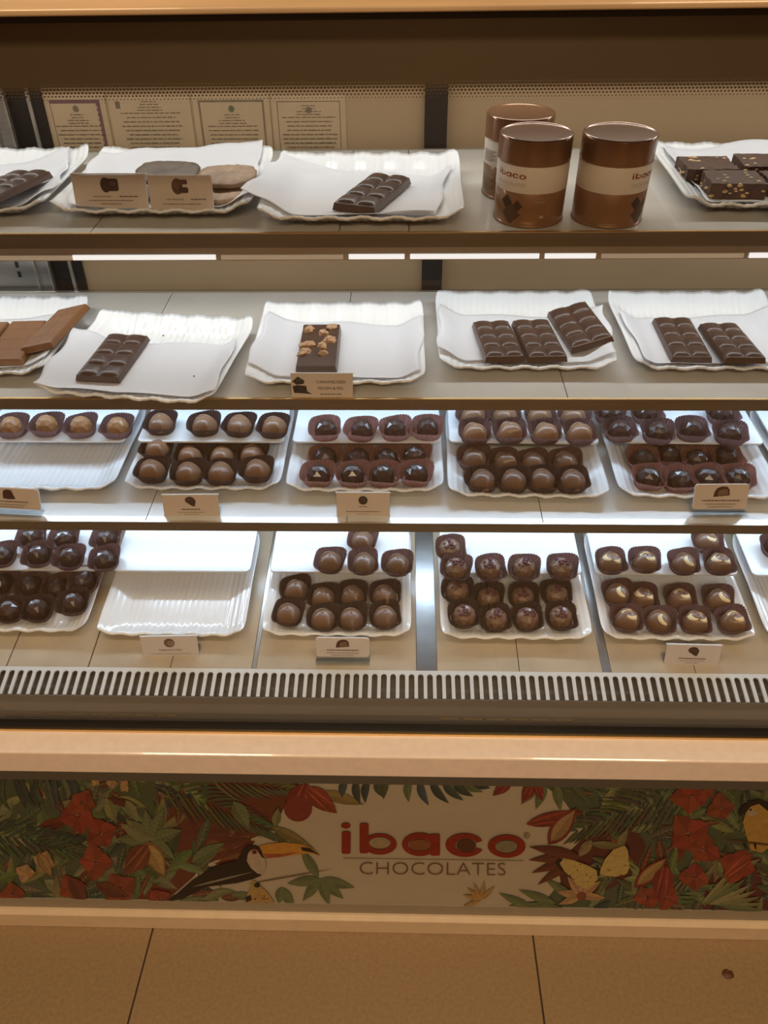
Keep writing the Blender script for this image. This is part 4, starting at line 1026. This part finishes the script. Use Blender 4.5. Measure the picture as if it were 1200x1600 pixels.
card('s3', .346, .682, 1, .058, .034, 22, 'rounded beige card showing a cut chocolate, lowest shelf right', 'cut', [('~.7', .36, .0014, 0), ('~.56', .22, FP * 1.5, 0), ('~.46', .11, FP * 1.5, 0)], rounded=True)
card('d', -.275, .627, 2, .0665, .0265, 22, 'lilac card reading cappuccino in front of the empty bottom tray', 'bean', [('Cappuccino Quas', .33, .0030, 0), ('~.7', .13, FP, 0)], CARDW)
card('d', -.070, .622, 0, .0615, .0315, 24, 'rounded pale card showing a cut chocolate on the bottom deck', 'cut', [('~.6', .38, .0013, 0), ('~.62', .24, FP * 1.5, 0), ('~.44', .12, FP * 1.5, 0)], CARDW, rounded=True)
card('d', .336, .622, -1, .062, .0265, 22, 'lilac card with a teardrop chocolate picture on the bottom deck', 'drop', [('~.5', .34, .0012, 0), ('~.44', .22, FP, 0), ('~.24', .12, FP, 0)], CARDW)
card('s1', .3475, .673, 2, .060, .029, 16, 'pale card cut off at the right edge of the top shelf', 'ball', [('~.5', .3, .001, 0)], rounded=False)

# ------------------------------------------------------------------ tins
TRD = .0302
def wrap(items, r, a0, z0_, k, name, par, n0=0):
    """lay flat print on the tin's round wall; a0 = angle of its middle"""
    mb = MB()
    for q, (vs, fs, c) in enumerate(items):
        rr = r + .00006 + .00002 * (q + n0)
        mb.add([(rr * math.cos(a0 + x * k / r), rr * math.sin(a0 + x * k / r), z0_ - y * k) for x, y in vs], fs, c)
    return mb.build(name, INK, par)
def gridquad(x0, x1, y0, y1, n=8):
    vs = [(x0 + (x1 - x0) * i / n, y) for y in (y0, y1) for i in range(n + 1)]; return vs, [(i, i + 1, n + 2 + i, n + 1 + i) for i in range(n)]
def tin(X, Y, rot, label, a_logo, squares_side=1, back=False, lean=0):
    t = thing('chocolate_tin', label, 'tin', 'round brown chocolate tins'); put(t, 's1', X, Y, 0, rot, lean); r = TRD
    MB().lathe([(r * .97, .0), (r * 1.012, .0006), (r * 1.018, .0016), (r * 1.0, .0026)], 64).build('base_rim', TIN, t)
    MB().lathe([(r * .995, .002), (r, .0026), (r, .0505)], 64).build('body', TIN, t)
    MB().lathe([(r * 1.002, .0285), (r * 1.006, .0287), (r * 1.006, .0493), (r * 1.002, .0495)], 64, cap=False).build('paper_band', BAND, t)
    lid = MB().lathe([(r * 1.004, .0495), (r * 1.016, .0498), (r * 1.018, .0508), (r * 1.014, .0512), (r * 1.014, .0675), (r * 1.004, .0690), (r * .975, .0697), (r * .95, .0692), (r * .93, .0688)], 64).build('lid', TINL, t)
    rb = r * 1.006
    if back:
        it = []
        for j in range(9): v, f = gridquad(-9, 9 - (j % 3) * 2, -2 + j * 1.1, -1.5 + j * 1.1); it.append((v, f, (.25, .16, .12)))
        wrap(it, rb, a_logo, .0395, .001, 'fine_print', t)
        it = []
        for j in range(14): v, f = gridquad(-9, 9 - (j * 5 % 4) * 2, j * 1.5, j * 1.5 + .7); it.append((v, f, (.50, .38, .28)))
        wrap(it, r, a_logo, .0262, .001, 'fine_print', t, 2)
        return t
    lg = logo(False); wrap(lg, rb, a_logo, .0425, .000098, 'lettering', t)
    vs, fs, w_, h_ = text2d('CHOCOLATES', 1, -.02)
    wrap([([(x, -y) for x, y in vs], fs, (.34, .26, .20))], rb, a_logo, .0352, .0275 / w_, 'small_lettering', t)
    # picture of dark chocolate squares and the small words on the lower wall
    sq = []
    for cx, cy, s_, c in ((-4.2, -6.5, 4.8, (.060, .028, .017)), (4.6, -4.5, 4.2, (.075, .036, .021)), (0, 1.5, 7.6, (.125, .062, .034))):
        g = 8; sq.append(([(cx + (i - j) / g * s_, cy + (i + j - g) / g * s_) for j in range(g + 1) for i in range(g + 1)], [(j * 9 + i, j * 9 + i + 1, j * 9 + i + 10, j * 9 + i + 9) for j in range(g) for i in range(g)], c))
    wrap(sq, r, a_logo + (.10 if squares_side > 0 else .0), .0125, .00118, 'squares_picture', t)
    vs, fs, w_, h_ = text2d('squares', 1)
    wrap([([(x, -y) for x, y in vs], fs, (.62, .50, .40))], r, a_logo + .92, .0215, .0095 / w_, 'small_lettering', t)
    vs, fs, w_, h_ = text2d('70% dark', 1)
    it = []
    v, f = gridquad(-3.6, 3.6, -.25, .25); it.append((v, f, (.42, .32, .24)))
    wrap(it, r, a_logo + .92, .0248, .001, 'fine_print', t)
    it = [(ell(0, 0, 1.9, 1.3, 12, 180, 360), [tuple(range(13))], (.66, .54, .44))]
    v, f = gridquad(-1.7, 1.7, .2, 1.0); it.append((v, f, (.66, .54, .44)))
    wrap(it, r, a_logo + 1.0, .0095, .001, 'mark', t)
    it = []
    for a, b_ in ((-8, -1), (0, 8)): v, f = gridquad(a, b_, -.25, .25); it.append((v, f, (.48, .36, .26)))
    v, f = gridquad(-8, 7, .7, 1.1); it.append((v, f, (.45, .33, .24)))
    wrap(it, r, a_logo - .95, .0042, .001, 'fine_print', t)
    return t
tin(.1090, .7015, 0, 'brown tin at the front left of the three, wordmark at its left', R_(-90 - 44), 1)
tin(.1775, .6990, 0, 'copper brown tin at the right, wordmark at its right side', R_(-90 + 43), -1)
tin(.1035, .7655, 0, 'brown tin standing behind the other two', R_(-90 - 62), 1, True)

# ------------------------------------------------------------------ certificates behind the top shelf
def cert(px0, px1, pyt, label, style):
    Yc = .9192; a = at_y(px0, 200, Yc); b_ = at_y(px1, 200, Yc); zt_ = at_y((px0 + px1) / 2, pyt, Yc).z; zb_ = 1.088 if style != 4 else 1.088
    w = b_.x - a.x; h = zt_ - zb_; rnd = random.Random(px0)
    t = thing('certificate', label, 'certificate', 'paper certificates', ((a.x + b_.x) / 2, Yc, zb_))
    MB().box(-w / 2, w / 2, -.0002, .0006, 0, h).build('sheet', CERT, t)
    it = MB(); k = [0]
    def q(x0, x1, z0_, z1_, c): it.add([(x0, -.00035 - .00001 * k[0], z0_), (x1, -.00035 - .00001 * k[0], z0_), (x1, -.00035 - .00001 * k[0], z1_), (x0, -.00035 - .00001 * k[0], z1_)], [(0, 1, 2, 3)], c); k[0] += 1
    tx = (.28, .20, .12); br = {1: (.25, .13, .12), 2: (.45, .32, .19), 3: (.34, .24, .14), 4: (.24, .18, .12)}[style]
    e = .006; bw = .0035 if style == 1 else (.0022 if style == 3 else .0007)
    if style != 2:
        q(-w / 2 + e, w / 2 - e, h - e - bw, h - e, br); q(w / 2 - e - bw, w / 2 - e, 0, h - e, br); q(-w / 2 + e, -w / 2 + e + (bw if style != 1 else .0006), 0, h - e, br)
        if style == 1:
            for j in range(16): q(w / 2 - e - bw - .001, w / 2 - e - bw, h - e - .006 - .005 * j, h - e - .0035 - .005 * j, br)
    z = h - e - .007
    if style == 2: q(-w / 2 + .008, -w / 2 + .013, h - .013, h - .006, tx); z = h - .006
    else:
        c = (.18, .20, .11) if style == 3 else tx; cc = [(.0032 * math.cos(R_(30 * j)), .0032 * math.sin(R_(30 * j))) for j in range(12)]
        it.add([(x, -.0008, h - e - .0085 + zz_) for x, zz_ in cc], [tuple(range(12))], c); z = h - e - .014 if style != 4 else h - e - .004
    j = 0
    while z > .002:
        L_ = (.22 if j < 2 else .36 if j < 4 else .74) * w * rnd.uniform(.8, 1.05)
        xx = -L_ / 2
        while xx < L_ / 2:
            l = rnd.uniform(.002, .009); q(xx, min(xx + l, L_ / 2), z - .0008, z, tx); xx += l + .0012
        z -= .0028 if j < 4 else .0042; j += 1
    it.build('print', INK, t)
    return t
cert(78, 172, 146, 'certificate with a purple scalloped border at far left behind the top shelf', 1)
cert(176, 302, 148, 'plain certificate with a small boxed emblem, second from left', 2)
cert(306, 424, 146, 'certificate with a round green emblem, third from left', 3)
cert(427, 541, 148, 'certificate with a thin dark border and dense lines, fourth from left', 4)

# ------------------------------------------------------------------ small things
p = on('d', 0, 0)
r = ray(1137, 1522); t_ = -CAM.z / r.z; q = CAM + r * t_
o = lump(.0085, .0075, .0022, 9, 12, 4, .2).build('floor_crumb', CRUMB); o.location = (q.x, q.y, .0004); tag(o, 'small brown chocolate crumb squashed on the floor tile', 'crumb')
for sh, px, py, nm in (('s2', 254, 517, 'left of the pecan bar tray'), ('s2', 302, 580, 'in front of it in the skewed tray'), ('s2', 464, 548, 'beside the pecan bar'), ('s2', 1134, 499, 'behind the right pair of bars')):
    sh_, X, Y, rt, h = TR[{254: 'S2b', 302: 'S2b', 464: 'S2c', 1134: 'S2e'}[px]]
    P0 = on(sh, px, py, .012); u = (P0.x - X) / (TW / 2); v = (P0.y - Y) / (TD / 2)
    o = lump(.0014, .0008, .0006, px, 7, 3).build('chocolate_flake', BARD); put(o, sh, P0.x, P0.y, tray_z(u, v) + .0036, px)
    tag(o, 'tiny dark chocolate flake ' + {254: 'on the bare back of the skewed tray', 302: 'on the paper right of the lone dark bar', 464: 'at the left side of the pecan bar', 1134: 'behind the pair of dark bars'}[px], 'flake', 'loose chocolate flakes')
